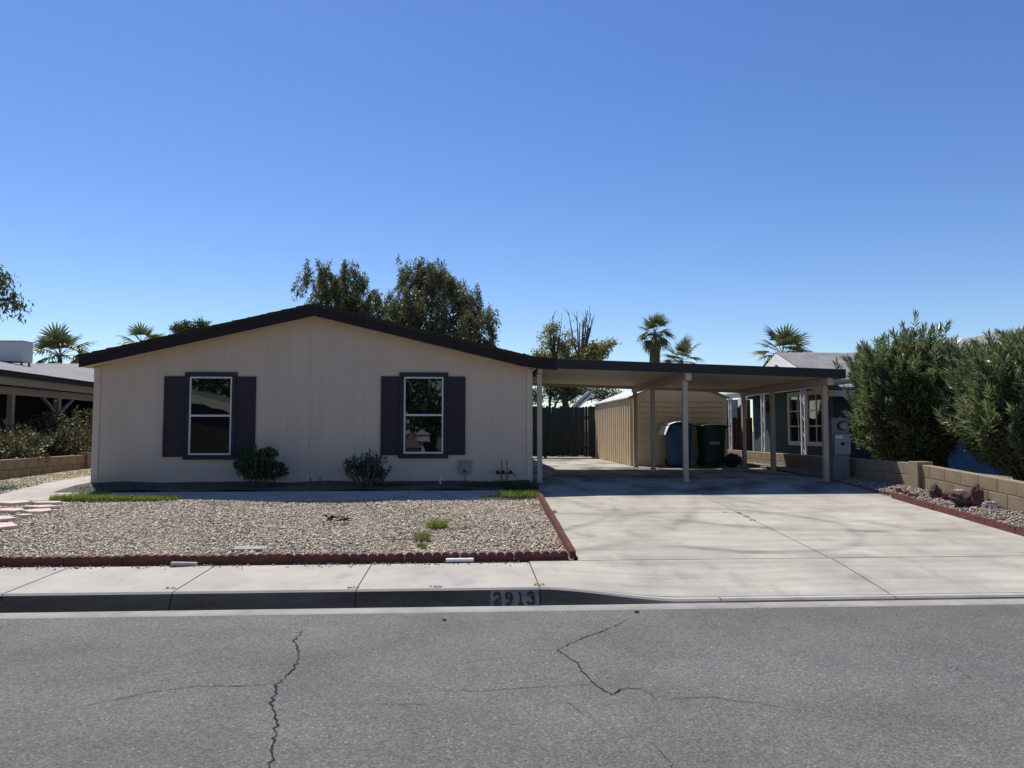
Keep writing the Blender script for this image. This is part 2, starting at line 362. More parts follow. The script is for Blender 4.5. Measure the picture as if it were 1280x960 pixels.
# sidewalk, kerb, apron, driveway: each slab on its own, with real joints between
walk_bed = grid_sheet([-60, .74], [7.3, 8.5], lambda x, y: sz(x, y)-.035, 'sidewalk', M['joint'])
xj = [-4.11 - 1.66*k for k in range(8, 0, -1)] + [-4.11, -2.63, -.99, .70]
for a, b in zip(xj[:-1], xj[1:]):
    dz = random.uniform(-.004, .004)
    grid_sheet(lin(a+.006, b-.006, 3), lin(7.262, 8.40, 4), lambda x, y: sz(x, y)+dz, 'slab', M['concrete'], parent=walk_bed, thick=.1)
kxs = lin(-30, .68, 2)
kerb = tag(empty('kerb', (0, 7.12, 0)), 'concrete kerb with dark grimy face dropping to the driveway', 'kerb')
def kerb_piece(a, b, n):
    xs = lin(a+.004, b-.004, n); V = []; F = []
    for x in xs:
        h = hf(x); V += [(x, 7.12, 0), (x, 7.155 + .06*h/.15, h-.018), (x, 7.175+.06*h/.15, h), (x, 7.257, h+.001), (x, 7.257, -.1), (x, 7.12, -.1)]
    for i in range(n-1):
        for k in range(6):
            F.append((i*6+k, (i+1)*6+k, (i+1)*6+(k+1) % 6, i*6+(k+1) % 6))
    F += [tuple(range(6))[::-1], tuple((n-1)*6+k for k in range(6))]
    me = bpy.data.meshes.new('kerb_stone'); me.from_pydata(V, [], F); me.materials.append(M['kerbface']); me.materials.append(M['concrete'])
    for p in me.polygons:
        if (p.index % 6) in (1, 2) and p.index < 6*(n-1): p.material_index = 1
    import bmesh
    bm = bmesh.new(); bm.from_mesh(me); bmesh.ops.recalc_face_normals(bm, faces=bm.faces); bm.to_mesh(me); bm.free()
    return link('kerb_stone', me, None, kerb)
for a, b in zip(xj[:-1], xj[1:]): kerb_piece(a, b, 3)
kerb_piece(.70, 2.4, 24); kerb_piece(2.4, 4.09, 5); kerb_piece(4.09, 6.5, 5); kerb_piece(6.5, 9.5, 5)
# painted house number on the kerb
def kf(x, z): return (x, 7.12 + .095*z/.132 - .0035, z)   # a point just proud of the leaning kerb face
num = MB(); xs = lin(.238, .690, 9)
me = bpy.data.meshes.new('number_panel'); me.from_pydata([kf(x, z) for z in (.006, .128) for x in xs], [], [(i, i+1, 10+i, 9+i) for i in range(8)])
npan = link('number_panel', me, M['paint_grey'], kerb)
def stroke(mb, pts, wd):
    for a, b in zip(pts[:-1], pts[1:]):
        a = Vector(a); b = Vector(b); d = (b-a).normalized(); s = Vector((-d.y, d.x))*wd/2; a2 = a - d*wd*.12; b2 = b + d*wd*.12
        q = [a2+s, a2-s, b2-s, b2+s]; mb.add([(*(kf(p.x, p.y)[:1]), kf(p.x, p.y)[1]-.002, p.y) for p in q], [(0, 1, 2, 3)])
def arc(cx, cz, rx, rz, a0, a1, n=8): return [(cx + rx*math.cos(R(a0+(a1-a0)*i/n)), cz + rz*math.sin(R(a0+(a1-a0)*i/n))) for i in range(n+1)]
def digit(ch, x0):
    mb = MB(); z0 = .017; W, Hh, s = .078, .100, .019; cx = x0 + W/2
    if ch == '2':
        stroke(mb, arc(cx, z0+.068, .030, .026, 170, 20), s); stroke(mb, arc(cx, z0+.068, .030, .026, -2, -42, 3) + [(x0+.012, z0+.016)], s)
        stroke(mb, [(x0+.004, z0+.007), (x0+W-.004, z0+.007)], s*.8); stroke(mb, [(x0+W-.008, z0+.008), (x0+W-.006, z0+.026)], s*.7)
    if ch == '9':
        stroke(mb, arc(cx, z0+.071, .026, .0215, 80, 262), s); stroke(mb, arc(cx, z0+.071, .026, .0215, -78, 62), s)
        stroke(mb, [(cx+.027, z0+.060), (cx+.022, z0+.034), (cx+.008, z0+.014), (cx-.010, z0+.006)], s*.95); stroke(mb, [(x0+.010, z0+.010), (x0+.024, z0+.008)], s*.9)
    if ch == '1':
        stroke(mb, [(cx, z0+.055), (cx, z0+.092)], s*1.1); stroke(mb, [(cx, z0+.004), (cx, z0+.046)], s*1.1)
        stroke(mb, [(cx-.022, z0+.086), (cx-.006, z0+.092)], s*.7); stroke(mb, [(cx-.024, z0+.004), (cx+.024, z0+.004)], s*.6)
    if ch == '3':
        stroke(mb, arc(cx-.004, z0+.074, .028, .021, 165, 10), s); stroke(mb, arc(cx-.004, z0+.074, .028, .021, -10, -80, 4), s)
        stroke(mb, arc(cx-.004, z0+.027, .031, .025, 75, 5, 4), s); stroke(mb, arc(cx-.004, z0+.027, .031, .025, -12, -170), s)
    me = bpy.data.meshes.new('digit'); me.from_pydata(mb.v, [], mb.f); link('digit', me, M['paint_black'], npan)
for ch, x0 in zip('2913', (.262, .370, .478, .575)): digit(ch, x0)

drive_bed = grid_sheet([.7, 2, 4, 7.25], [7.4, 8.4, 10, 13, 15, 19, 26.3], lambda x, y: sz(x, y)-.035, 'driveway', M['joint'])
def dslab(x0, x1, y0, y1, g=.008, n=4, ny=4, m='drive'):
    dz = random.uniform(-.003, .003)
    return grid_sheet(lin(x0+g, x1-g, n), lin(y0+g, y1-g, ny), lambda x, y: sz(x, y)+dz, 'slab', M[m], parent=drive_bed, thick=.12)
dslab(.70, 4.09, 7.257, 8.46, n=16); dslab(4.09, 9.5, 7.257, 8.46, n=4)
for y0, y1 in ((8.46, 11.36), (11.36, 15.0), (15.0, 19.4), (19.4, 26)):
    ys = 8.46
    dslab(1.24, 4.07, y0, y1, ny=9); dslab(4.07, 7.20 if y1 < 12 else 7.28, y0, y1, ny=9)
# front walkway and the path along the side of the house
walkway = tag(empty('walkway', (-3, 13, gz(13))), kind='structure')
for a, b in zip([-7.75, -6.0, -4.3, -2.6, -.95, .55], [-6.0, -4.3, -2.6, -.95, .55, 1.22]):
    grid_sheet(lin(a+.006, b-.006, 3), lin(12.74, 13.62, 3), lambda x, y: gz(y)+.015, 'slab', M['concrete'], parent=walkway, thick=.12)
for y0, y1 in ((13.62, 15.4), (15.4, 17.2), (17.2, 19), (19, 24)):
    grid_sheet([-7.75, -7.0], lin(y0+.006, y1, 4), lambda x, y: gz(y)+.015, 'slab', M['concrete'], parent=walkway, thick=.12)
bed = grid_sheet(lin(-6.98, 1.25, 12), [13.63, 14.0, 14.4, 14.85], lambda x, y: gz(y)+.03+.02*math.sin(x*5+y*9), 'planting_bed', M['soil'])
yard = grid_sheet(lin(-40, 1.2, 40), lin(8.5, 12.74, 12), lambda x, y: gz(y)-.012+.012*math.sin(x*2.1+y*1.3), 'gravel_yard', M['dirt'])
syard = grid_sheet(lin(-9.1, -7.75, 4), lin(12.3, 26, 12), lambda x, y: gz(y)-.012, 'side_yard', M['dirt'])
def bedz(x, y):                                          # the raised gravel strip along the right-hand wall
    t = min(1, max(0, (x-7.12)/.62)); return gz(y) + .035 + .105*t*(1 if y < 13.2 else max(0, 1-(y-13.2)/1.2))
rbed = grid_sheet([7.14, 7.22, 7.27, 7.4, 7.6, 7.78], lin(8.3, 24, 30), lambda x, y: (bedz(x, y)-.012) if x > 7.25 else gz(y)-.06, 'gravel_strip', M['dirt'])

def gravel(name, n, xr, yr, zf, m, smin=.010, smax=.023, keep=None):
    x = rng.uniform(*xr, n); y = rng.uniform(*yr, n)
    if keep is not None: k = keep(x, y); x, y = x[k], y[k]; n = len(x)
    z = np.array([zf(a, b) for a, b in zip(x, y)])
    s = rng.uniform(0, 1, n)**2.2*(smax-smin)+smin
    base = np.array([(1,0,0),(0,1,0),(-1,0,0),(0,-1,0),(0,0,1),(0,0,-1)], float)
    sc = np.stack([s*rng.uniform(.8, 1.35, n), s*rng.uniform(.7, 1.1, n), s*rng.uniform(.5, .85, n)], 1)
    v = base[None]*sc[:, None] + rng.normal(size=(n, 6, 3))*s[:, None, None]*.18
    a = rng.uniform(0, 6.28, n); t1 = rng.normal(0, .35, n)
    ca, sa = np.cos(a)[:, None], np.sin(a)[:, None]; ct, st = np.cos(t1)[:, None], np.sin(t1)[:, None]
    X, Y_, Z = v[..., 0], v[..., 1], v[..., 2]
    Y2 = Y_*ct - Z*st; Z2 = Y_*st + Z*ct
    v = np.stack([X*ca - Y2*sa + x[:, None], X*sa + Y2*ca + y[:, None], Z2 + (z + s*.25)[:, None]], 2)
    F = np.array([(0,1,4),(1,2,4),(2,3,4),(3,0,4),(1,0,5),(2,1,5),(3,2,5),(0,3,5)])
    F = (F[None] + (np.arange(n)*6)[:, None, None]).reshape(-1, 3)
    o = link(name, npmesh(name, v.reshape(-1, 3), F), m); return o
yz = lambda x, y: gz(y)-.008+.012*math.sin(x*2.1+y*1.3)
tag(gravel('gravel', 78000, (-8.4, 1.225), (8.555, 12.72), yz, M['gravel'], keep=lambda x, y: x > -.70*y), 'tan and pinkish gravel covering the front yard', 'gravel', kind='stuff')
tag(gravel('gravel', 13000, (-8.95, -7.78), (12.6, 20), lambda x, y: gz(y)-.005, M['gravel'], .012, .028), 'gravel strip beside the low wall and the side path', 'gravel', kind='stuff')
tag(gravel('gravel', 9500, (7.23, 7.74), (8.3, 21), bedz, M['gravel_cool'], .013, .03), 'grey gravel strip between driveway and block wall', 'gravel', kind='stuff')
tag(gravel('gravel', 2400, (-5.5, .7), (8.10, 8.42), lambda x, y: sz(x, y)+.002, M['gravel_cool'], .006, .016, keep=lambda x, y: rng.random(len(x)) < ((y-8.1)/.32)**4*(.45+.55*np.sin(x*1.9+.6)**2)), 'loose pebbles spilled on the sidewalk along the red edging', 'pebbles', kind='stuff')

# ================================================================== THE HOUSE
WY = 14.80; HX0, HX1, RX = -6.90, 1.28, -2.82; FZ = .60
def roofz(x): return 3.97 - .237*abs(x - RX)             # top of the rake
house = tag(empty('house', (RX, WY, FZ)), 'beige single storey house with dark brown gable edge and shuttered windows', 'house')
def siding(x0, x1, z0, top):
    """grooved vertical siding sheet; top(x) gives its upper edge"""
    V = []; F = []; pts = []; x = x0 + .001; sp = .2035
    while x < x1 - .01:
        e = min(x + sp - .006, x1 - .001)
        pts += [(x, WY), (e, WY)]
        if e < x1 - .02: pts += [(e+.001, WY+.0022), (e+.005, WY+.0022)]
        x = e + .006
    pts = [(x0+.001, WY+.004)] + pts + [(x1-.001, WY+.004)]
    for (a, b) in pts: V += [(a, b, z0), (a, b, top(a))]
    for i in range(len(pts)-1): F.append((2*i, 2*i+2, 2*i+3, 2*i+1))
    me = bpy.data.meshes.new('siding_panel'); me.from_pydata(V, [], F); me.update()
    return link('siding_panel', me, M['siding'], house)
und = lambda x: roofz(x) - .20
seams = [HX0+.10, -5.75, -4.55, -3.35, -2.90, -2.72, -1.9, -.70, .50, HX1-.09]
for a, b in zip(seams[:-1], seams[1:]):
    siding(a, b, FZ, lambda x: 2.843); 
    siding(a, b, 2.846, und)
# backing shell of the house
me = MB(); me.prism([(HX0, FZ-.1), (HX1, FZ-.1), (HX1, und(HX1)), (RX, und(RX)), (HX0, und(HX0))], 'y', WY+.006, 28.6); me.build('wall_shell', M['siding'], house)
box('corner_trim', M['trim_beige'], house, HX0-.022, HX0+.10, WY-.022, WY+.1, FZ, und(HX0)-.01, bevel=.004)
box('corner_trim', M['trim_beige'], house, HX1-.09, HX1+.022, WY-.022, WY+.1, FZ, und(HX1)-.01, bevel=.004)
for xx in (-2.905, -2.725): box('batten', M['trim_beige'], house, xx-.014, xx+.014, WY-.012, WY+.01, FZ, und(xx)-.005, bevel=.003)
box('skirting', M['siding'], house, HX0-.01, HX1+.01, WY-.012, WY+.02, FZ-.08, FZ+.13, bevel=.004)
# roof: slab, soffit and dark rake boards
ov = .38; xl, xr = -7.03, 1.46
m = MB()
m.prism([(xl, roofz(xl)-.05), (RX, roofz(RX)-.05), (RX, roofz(RX)), (xl, roofz(xl))], 'y', WY-ov-.012, 29)
m.prism([(RX, roofz(RX)-.05), (xr, roofz(xr)-.05), (xr, roofz(xr)), (RX, roofz(RX))], 'y', WY-ov-.012, 29)
roof = m.build('roof', M['shingle'], house)
# ragged shingle edges along the rake
sh = MB(); x = xl - .03
while x < xr:
    e = x + random.uniform(.10, .17); zz = random.uniform(.003, .022)
    if not (x < RX < e):
        sh.hexa([(x, WY-ov-.03, roofz(x)), (e, WY-ov-.03, roofz(e)), (e, WY-ov+.3, roofz(e)), (x, WY-ov+.3, roofz(x))],
                [(x, WY-ov-.03, roofz(x)+.004+zz), (e, WY-ov-.03, roofz(e)+.004+zz*.4), (e, WY-ov+.3, roofz(e)+.004+zz*.4), (x, WY-ov+.3, roofz(x)+.004+zz)])
    x = e
sh.build('shingle_edge', M['shingle'], roof)
m = MB()
m.prism([(xl, roofz(xl)-.21), (RX, roofz(RX)-.225), (RX, roofz(RX)-.002), (xl, roofz(xl)-.002)], 'y', WY-ov, WY-ov+.04); m.build('rake_board', M['brown'], roof)
m = MB()
cx = [RX, -.6, .6, 1.05, 1.30, 1.50, 1.75]
def rz2(x): return roofz(x) if x < 1.0 else roofz(1.0) + (2.975-roofz(1.0))*min(1, (x-1.0)/.62)**.75
m.prism([(x, rz2(x)-.222) for x in cx] + [(x, rz2(x)-.002) for x in reversed(cx)], 'y', WY-ov, WY-ov+.04); m.build('rake_board', M['brown'], roof)
m = MB()
m.prism([(xl, roofz(xl)-.20), (RX, roofz(RX)-.205), (RX, roofz(RX)-.19), (xl, roofz(xl)-.185)], 'y', WY-ov+.04, WY+.03)
m.prism([(RX, roofz(RX)-.205), (1.30, roofz(1.30)-.20), (1.30, roofz(1.30)-.185), (RX, roofz(RX)-.19)], 'y', WY-ov+.04, WY+.03)
m.build('soffit', M['trim_beige'], roof)
m = MB(); m.prism([(xl, roofz(xl)-.19), (xl+.03, roofz(xl)-.19), (xl+.03, roofz(xl)-.06), (xl, roofz(xl)-.06)], 'y', WY-ov+.04, 29); m.build('eave_board', M['brown'], roof)

def window(x0, x1, z0, z1, sx0, sx1, sz0, sz1):
    cx = (x0+x1)/2
    wd = link('window', MB().box(x0-.075, x0, WY-.045, WY-.001, z0-.005, z1+.005).box(x1, x1+.075, WY-.045, WY-.001, z0-.005, z1+.005)
              .box(x0-.085, x1+.085, WY-.050, WY-.001, z1+.005, z1+.085).box(x0-.09, x1+.09, WY-.052, WY-.001, z0-.085, z0-.005).mesh('window'), M['shutter'], house)
    md = wd.modifiers.new('bevel', 'BEVEL'); md.width = .004
    f = .032
    fr = MB().box(x0+.002, x0+f, WY-.035, WY-.0015, z0, z1).box(x1-f, x1-.002, WY-.035, WY-.0015, z0, z1).box(x0+f, x1-f, WY-.035, WY-.0015, z1-f, z1).box(x0+f, x1-f, WY-.035, WY-.0015, z0, z0+f)
    fr.build('frame', M['white_vinyl'], wd, .003)
    zm = (z0+z1)/2
    box('meeting_rail', M['white_vinyl'], wd, x0+f, x1-f, WY-.031, WY-.002, zm-.017, zm+.020, bevel=.003)
    for a, b, dy in ((z0+f, zm-.017, .010), (zm+.020, z1-f, .014)):
        me = bpy.data.meshes.new('pane'); me.from_pydata([(x0+f, WY-dy, a), (x1-f, WY-dy, a), (x1-f, WY-dy, b), (x0+f, WY-dy, b)], [], [(0, 1, 2, 3)]); link('pane', me, M['glass'], wd)
    for a, b in ((sx0, x0-.080), (x1+.080, sx1)):
        s = MB().box(a, b, WY-.026, WY-.002, sz0, sz1).build('shutter', M['shutter'], house, .004)
        fm = MB(); e = .045
        fm.box(a, a+e, WY-.036, WY-.026, sz0, sz1).box(b-e, b, WY-.036, WY-.026, sz0, sz1)
        for q0, q1 in ((sz0, sz0+.07), ((sz0+sz1)/2-.04, (sz0+sz1)/2+.04), (sz1-.07, sz1)): fm.box(a+e, b-e, WY-.036, WY-.026, q0, q1)
        fm.build('shutter_frame', M['shutter'], s, .003)
window(-5.168, -4.382, 1.152, 2.622, -5.635, -3.945, 1.118, 2.628)
window(-1.168, -.410, 1.170, 2.635, -1.600, .008, 1.145, 2.645)
# meter box and pipes on the wall
ub = link('utility_box', MB().box(-.112, .112, WY-.085, WY-.001, .80, 1.045).mesh('utility_box'), M['lid']); ub.modifiers.new('b', 'BEVEL').width = .008
tag(ub, 'small beige utility box on the house wall beside the right window', 'utility box')
MB().box(-.105, .105, WY-.095, WY-.085, .83, 1.04).build('cover', M['lid'], ub, .005); MB().tube([(0, WY-.06, .80), (0, WY-.06, .60)], .016).build('conduit', M['lid'], ub, smooth=True)
MB().box(-.03, .03, WY-.10, WY-.094, .83, .86).build('latch', M['black'], ub)
pp = tag(empty('water_pipes', (.80, 14.62, .6)), 'water shutoff pipes with valves standing by the house corner', 'pipes')
for q in (.70, .80): MB().tube([(q, 14.66, .58), (q, 14.66, .93), (q, 14.70, 1.03)], .012).build('pipe', M['copper'], pp, smooth=True)
MB().tube([(.60, 14.62, .80), (.93, 14.62, .80), (.96, 14.62, .74)], .018).build('pipe', M['copper'], pp, smooth=True)
for q in (.62, .72, .86): MB().tube([(q, 14.55, .83), (q, 14.66, .83)], [.035, .025]).build('valve', M['black'], pp, smooth=True)
vent = tag(link('hose_stub', MB().tube([(-.45, 14.3, .58), (-.45, 14.3, .72), (-.45, 14.26, .74)], .014).mesh('hose_stub'), M['white_paint']), 'short white pipe stub sticking out of the planting bed', 'pipe')

# ================================================================== CARPORT
carport = tag(empty('carport', (4.3, 16.8, .65)), 'beige metal carport with dark front fascia on square posts', 'carport')
cz = lambda x: 2.822 - .0315*(x - 1.25)                  # underside of the roof
YF, YB, CX0, CX1 = 14.43, 19.25, 1.46, 7.36
n = 16
for i in range(n):                                       # roof pans laid side to side
    a = YF + .03 + (YB - YF - .03)*i/n; b_ = YF + .03 + (YB - YF - .03)*(i+1)/n
    m = MB()
    m.prism([(CX0, cz(CX0)), (CX1-.02, cz(CX1-.02)), (CX1-.02, cz(CX1-.02)+.012), (CX0, cz(CX0)+.012)], 'y', a+.004, b_-.022)
    m.prism([(CX0, cz(CX0)+.0), (CX1-.02, cz(CX1-.02)+.0), (CX1-.02, cz(CX1-.02)+.07), (CX0, cz(CX0)+.07)], 'y', b_-.020, b_-.006)
    m.build('roof_pan', M['carport'], carport)
m = MB(); m.prism([(CX0, cz(CX0)+.075), (CX1-.02, cz(CX1)+.075), (CX1-.02, cz(CX1)+.085), (CX0, cz(CX0)+.085)], 'y', YF+.03, YB); m.build('roof_cover', M['carport'], carport)
fa = MB(); fa.prism([(1.70, 2.782), (CX1, cz(CX1)-.01), (CX1, cz(CX1)+.165), (1.70, 2.968)], 'y', YF-.012, YF+.02); fa.build('front_fascia', M['carport_fascia'], carport, .004)
MB().hexa([(CX1-.02, YF+.02, cz(CX1)-.01), (CX1, YF+.02, cz(CX1)-.01), (CX1, YB, cz(CX1)-.02), (CX1-.02, YB, cz(CX1)-.02)], [(CX1-.02, YF+.02, cz(CX1)+.16), (CX1, YF+.02, cz(CX1)+.16), (CX1, YB, cz(CX1)+.13), (CX1-.02, YB, cz(CX1)+.13)]).build('side_fascia', M['carport_fascia'], carport)
MB().prism([(CX0, cz(CX0)-.07), (CX1, cz(CX1)-.07), (CX1, cz(CX1)+.10), (CX0, cz(CX0)+.10)], 'y', YB, YB+.025).build('rear_gutter', M['carport'], carport)
for X in (1.43, 4.27, 7.06):
    zt = cz(X)-.002
    if X > 2: 
        bm_ = MB().box(X-.055, X+.055, YF+.025, YB-.01, zt-.15, zt).build('beam', M['carport'], carport, .004)
        MB().box(X-.058, X+.058, YF+.018, YF+.024, zt-.153, zt+.0).build('end_cap', M['carport'], bm_)
    else: MB().box(X-.04, X+.03, YF+.05, YB-.01, zt-.12, zt).build('beam', M['carport'], carport, .004)
    for Y in ((14.72, 17.3, 19.12) if X > 2 else (14.72, 19.12)):
        zz = gz(Y)+.003; xx = X if Y != 14.72 or X < 2 else X
        pst = MB().box(xx-.047, xx+.047, Y-.047, Y+.047, zz, zt-(.15 if X > 2 else .12)).build('post', M['carport'], carport, .005)
        MB().box(xx-.06, xx+.06, Y-.06, Y+.06, zz, zz+.012).build('base_plate', M['carport'], pst)

# ================================================================== SHED, FENCE, BINS
shed = tag(empty('shed', (5.55, 22, .7)), 'beige metal garden shed with ribbed side and lapped front', 'shed')
SX0, SX1, SY0, SY1, SZ, SE, SA = 4.30, 6.80, 19.75, 25.0, .71, 2.47, 2.98
sm = (SX0+SX1)/2
def ribbed(xf, y0, y1, z0, z1, sgn, name):
    pts = []; y = y0
    while y < y1-.01:
        pts += [(y, 0), (y+.15, 0), (y+.175, .045), (y+.26, .045), (y+.285, 0)]; y += .29
    V = []; F = []
    for (yy, d) in pts: V += [(xf - sgn*d, yy, z0), (xf - sgn*d, yy, z1)]
    for i in range(len(pts)-1): F.append((2*i, 2*i+1, 2*i+3, 2*i+2))
    me = bpy.data.meshes.new(name); me.from_pydata(V, [], F); me.update(); return link(name, me, M['shed'], shed)
ribbed(SX0, SY0+.05, SY1, SZ, SE, 1, 'ribbed_wall'); ribbed(SX1, SY0+.05, SY1, SZ, SE, -1, 'ribbed_wall')
np_ = 12
for i in range(np_):
    a = SZ + (2.36-SZ)*i/np_; b_ = SZ + (2.36-SZ)*(i+1)/np_
    for x0, x1 in ((SX0+.09, sm-.01), (sm+.01, SX1-.09)):
        MB().hexa([(x0, SY0-.018, a), (x1, SY0-.018, a), (x1, SY0+.02, a), (x0, SY0+.02, a)], [(x0, SY0-.002, b_-.004), (x1, SY0-.002, b_-.004), (x1, SY0+.02, b_-.004), (x0, SY0+.02, b_-.004)]).build('siding_plank', M['shed'], shed)
MB().box(SX0+.02, SX1-.02, SY0-.03, SY0+.015, 2.36, 2.42).build('door_track', M['shed'], shed)
for a, b_ in ((SX0-.035, SX0+.09), (SX1-.09, SX1+.035)): MB().box(a, b_, SY0-.024, SY0+.06, SZ, 2.44).build('corner_trim', M['shed'], shed)
MB().box(sm-.012, sm+.012, SY0-.024, SY0+.01, SZ, 2.36).build('door_trim', M['shed'], shed)
MB().prism([(SX0, 2.42), (SX1, 2.42), (SX1, SE), (sm, SA), (SX0, SE)], 'y', SY0-.004, SY0+.02).build('gable_panel', M['shed'], shed)
MB().prism([(SX0, SZ), (SX1, SZ), (SX1, SE), (sm, SA), (SX0, SE)], 'y', SY1-.02, SY1).build('rear_panel', M['shed'], shed)
for s in (-1, 1):
    e = SX0-.10 if s < 0 else SX1+.10; ze = SE - .02
    MB().prism([(e, ze), (sm, SA+.012), (sm, SA+.04), (e, ze+.028)], 'y', SY0-.12, SY1+.1).build('roof_sheet', M['shedroof'], shed)

fence = tag(empty('picket_fence', (2.6, 25.2, .71)), 'dark green board fence closing the end of the driveway', 'fence')
box('rail', M['fence'], fence, -1.0, 4.32, 25.25, 25.29, 1.0, 1.09); box('rail', M['fence'], fence, -1.0, 4.32, 25.25, 25.29, 2.0, 2.09)
x = .9
while x < 4.28:
    wd = random.uniform(.088, .10); zt = 2.40+random.uniform(-.025, .03); gap = random.choice((-.006, -.003, .002, .005))
    MB().prism([(x, .76+random.uniform(0, .05)), (x+wd, .76), (x+wd, zt-.03), (x+wd*.7, zt), (x+wd*.3, zt), (x, zt-.03)], 'y', 25.2+random.uniform(0, .02), 25.235).build('picket', M['fence'], fence)
    x += wd + gap
for q in (1.0, 2.6, 4.2): box('post', M['fence'], fence, q, q+.09, 25.29, 25.38, .7, 2.35)

def bin_body(name, m, loc, W, D, Hh, label, open_lid):
    t = tag(empty(name, loc), label, 'bin')
    def ring(w_, d_, z): 
        n = 24; k = 4.5; out = []
        for i in range(n):
            a = 2*math.pi*i/n; c, s = math.cos(a), math.sin(a)
            out.append((w_/2*math.copysign(abs(c)**(2/k), c), d_/2*math.copysign(abs(s)**(2/k), s), z))
        return out
    rs = [ring(W*.80, D*.74, .03), ring(W*.84, D*.80, .12), ring(W*.97, D*.97, Hh-.09), ring(W*1.03, D*1.03, Hh-.085), ring(W*1.04, D*1.04, Hh-.03), ring(W*.96, D*.96, Hh-.03), ring(W*.8, D*.8, .10)]
    V = [p for r in rs for p in r]; F = [(j*24+i, j*24+(i+1) % 24, (j+1)*24+(i+1) % 24, (j+1)*24+i) for j in range(len(rs)-1) for i in range(24)]
    F += [tuple(range(24))[::-1], tuple(range(144, 168))]
    me = bpy.data.meshes.new('body'); me.from_pydata(V, [], F); me.update()
    for p in me.polygons: p.use_smooth = len(p.vertices) == 4
    bo = link('body', me, m, t, (0, 0, 0)); md = bo.modifiers.new('e', 'EDGE_SPLIT'); md.split_angle = R(45)
    for s in (-1, 1):
        wl = MB(); wl.tube([(s*W*.36-.03, D*.34, .11), (s*W*.36+.03, D*.34, .11)], .11, 16)
        link('wheel', wl.mesh('wheel'), M['black'], t, (0, 0, 0))
    link('handle', MB().tube([(-W*.36, D*.52, Hh-.10), (-W*.36, D*.60, Hh-.06), (W*.36, D*.60, Hh-.06), (W*.36, D*.52, Hh-.10)], .017).mesh('handle'), m, t, (0, 0, 0))
    # lid: a domed sheet
    V = []; F = []; nx, ny = 9, 7
    for j in range(ny):
        for i in range(nx):
            u = i/(nx-1)*2-1; v = j/(ny-1)*2-1
            V.append((u*W*.54, v*D*.54, Hh - .02 + .065*(1-u*u*.9)*(1-v*v*.7)))
    F = [(j*nx+i, j*nx+i+1, (j+1)*nx+i+1, (j+1)*nx+i) for j in range(ny-1) for i in range(nx-1)]
    me = bpy.data.meshes.new('lid'); me.from_pydata(V, [], F)
    for p in me.polygons: p.use_smooth = True
    lo = link('lid', me, m, t, (0, 0, 0)); lo.modifiers.new('s', 'SOLIDIFY').thickness = .018
    return t
bt = bin_body('recycling_bin', M['blue'], (5.40, 19.22, gz(19.2)+.01), .62, .68, 1.06, 'blue wheeled bin with a white glint sheet over its lid in front of the shed', False)
# white sheet standing in for the sunlit glint on the lid
V = []; F = []; prof = [(-.43, .80), (-.40, .88), (-.36, .97), (-.30, 1.065), (-.15, 1.115), (0, 1.13), (.15, 1.115), (.33, 1.05)]
for (a, z) in prof: V += [(a, -.36, z), (a, .34, z+.01)]
F = [(2*i, 2*i+2, 2*i+3, 2*i+1) for i in range(len(prof)-1)]
me = bpy.data.meshes.new('lid_glint'); me.from_pydata(V, [], F); cs = link('lid_glint', me, M['white_paint'], None, (5.40, 19.22, gz(19.2)+.01)); cs.modifiers.new('s', 'SOLIDIFY').thickness = .012
tag(cs, 'white glint of the blue bin lid, shaped as a sheet', 'sheet')
bt2 = bin_body('rubbish_bin', M['green'], (6.22, 19.15, gz(19.2)+.01), .66, .70, 1.04, 'dark green wheeled bin standing beside the blue bin', False)
link('label_plate', MB().box(-.16, .10, -.345, -.335, .55, .63).mesh('label_plate'), M['meter_light'], bt2, (0, -.005, 0))
bag = rng.normal(size=(1, 3))
def rock(name, loc, r, m, sq=(1, 1, .8), seed=0, rough=.42, sub=3):
    import bmesh
    bm = bmesh.new(); bmesh.ops.create_icosphere(bm, subdivisions=sub, radius=1)
    rr = np.random.default_rng(seed); pl = unit(rr.normal(size=(9, 3))); ds = rr.uniform(.62, .95, 9)
    for v in bm.verts:
        p = np.array(v.co); 
        for q, d in zip(pl, ds):
            k = p @ q
            if k > d: p = p - q*(k-d)
        p = p*(1 + rough*.22*(math.sin(7*p[0]+seed)*math.sin(9*p[1]+2*seed)+math.sin(11*p[2]+3*seed)*.6) + rr.normal(0, rough*.09)); v.co = Vector((p[0]*sq[0]*r, p[1]*sq[1]*r, p[2]*sq[2]*r))
    me = bpy.data.meshes.new(name); bm.to_mesh(me); bm.free()
    return link(name, me, m, None, loc)
tag(rock('rubbish_bag', (6.62, 18.75, .86), .24, M['black'], (1, .9, .75), 5), 'black rubbish bag slumped beside the dark green bin', 'bag')
# tilted dark panel with white rails behind the fence
tp = tag(empty('tilted_panel', (4.1, 26.6, .7)), 'tilted dark panel with two white rails behind the fence', 'panel')
def slab_between(a, b, w_, th, name, m, parent):
    a = Vector(a); b = Vector(b); d = (b-a).normalized(); s = Vector((0, 1, 0)); u = d.cross(s).normalized()
    q = [a - s*w_/2, b - s*w_/2, b + s*w_/2, a + s*w_/2]
    return MB().hexa([p - u*th/2 for p in q], [p + u*th/2 for p in q]).build(name, m, parent)
slab_between(P(716, 508, 26.5), P(737, 489, 26.5), .08, .07, 'rail', M['white_paint'], tp); slab_between(P(723, 509, 26.4), P(742, 492, 26.4), .08, .07, 'rail', M['white_paint'], tp)
slab_between(P(719, 509, 26.8), P(741, 489, 26.8), .7, .04, 'panel', M['panel_dark'], tp)
for q in (3.9, 4.4): MB().box(q, q+.05, 26.9, 26.95, .7, 2.5).build('leg', M['panel_dark'], tp)

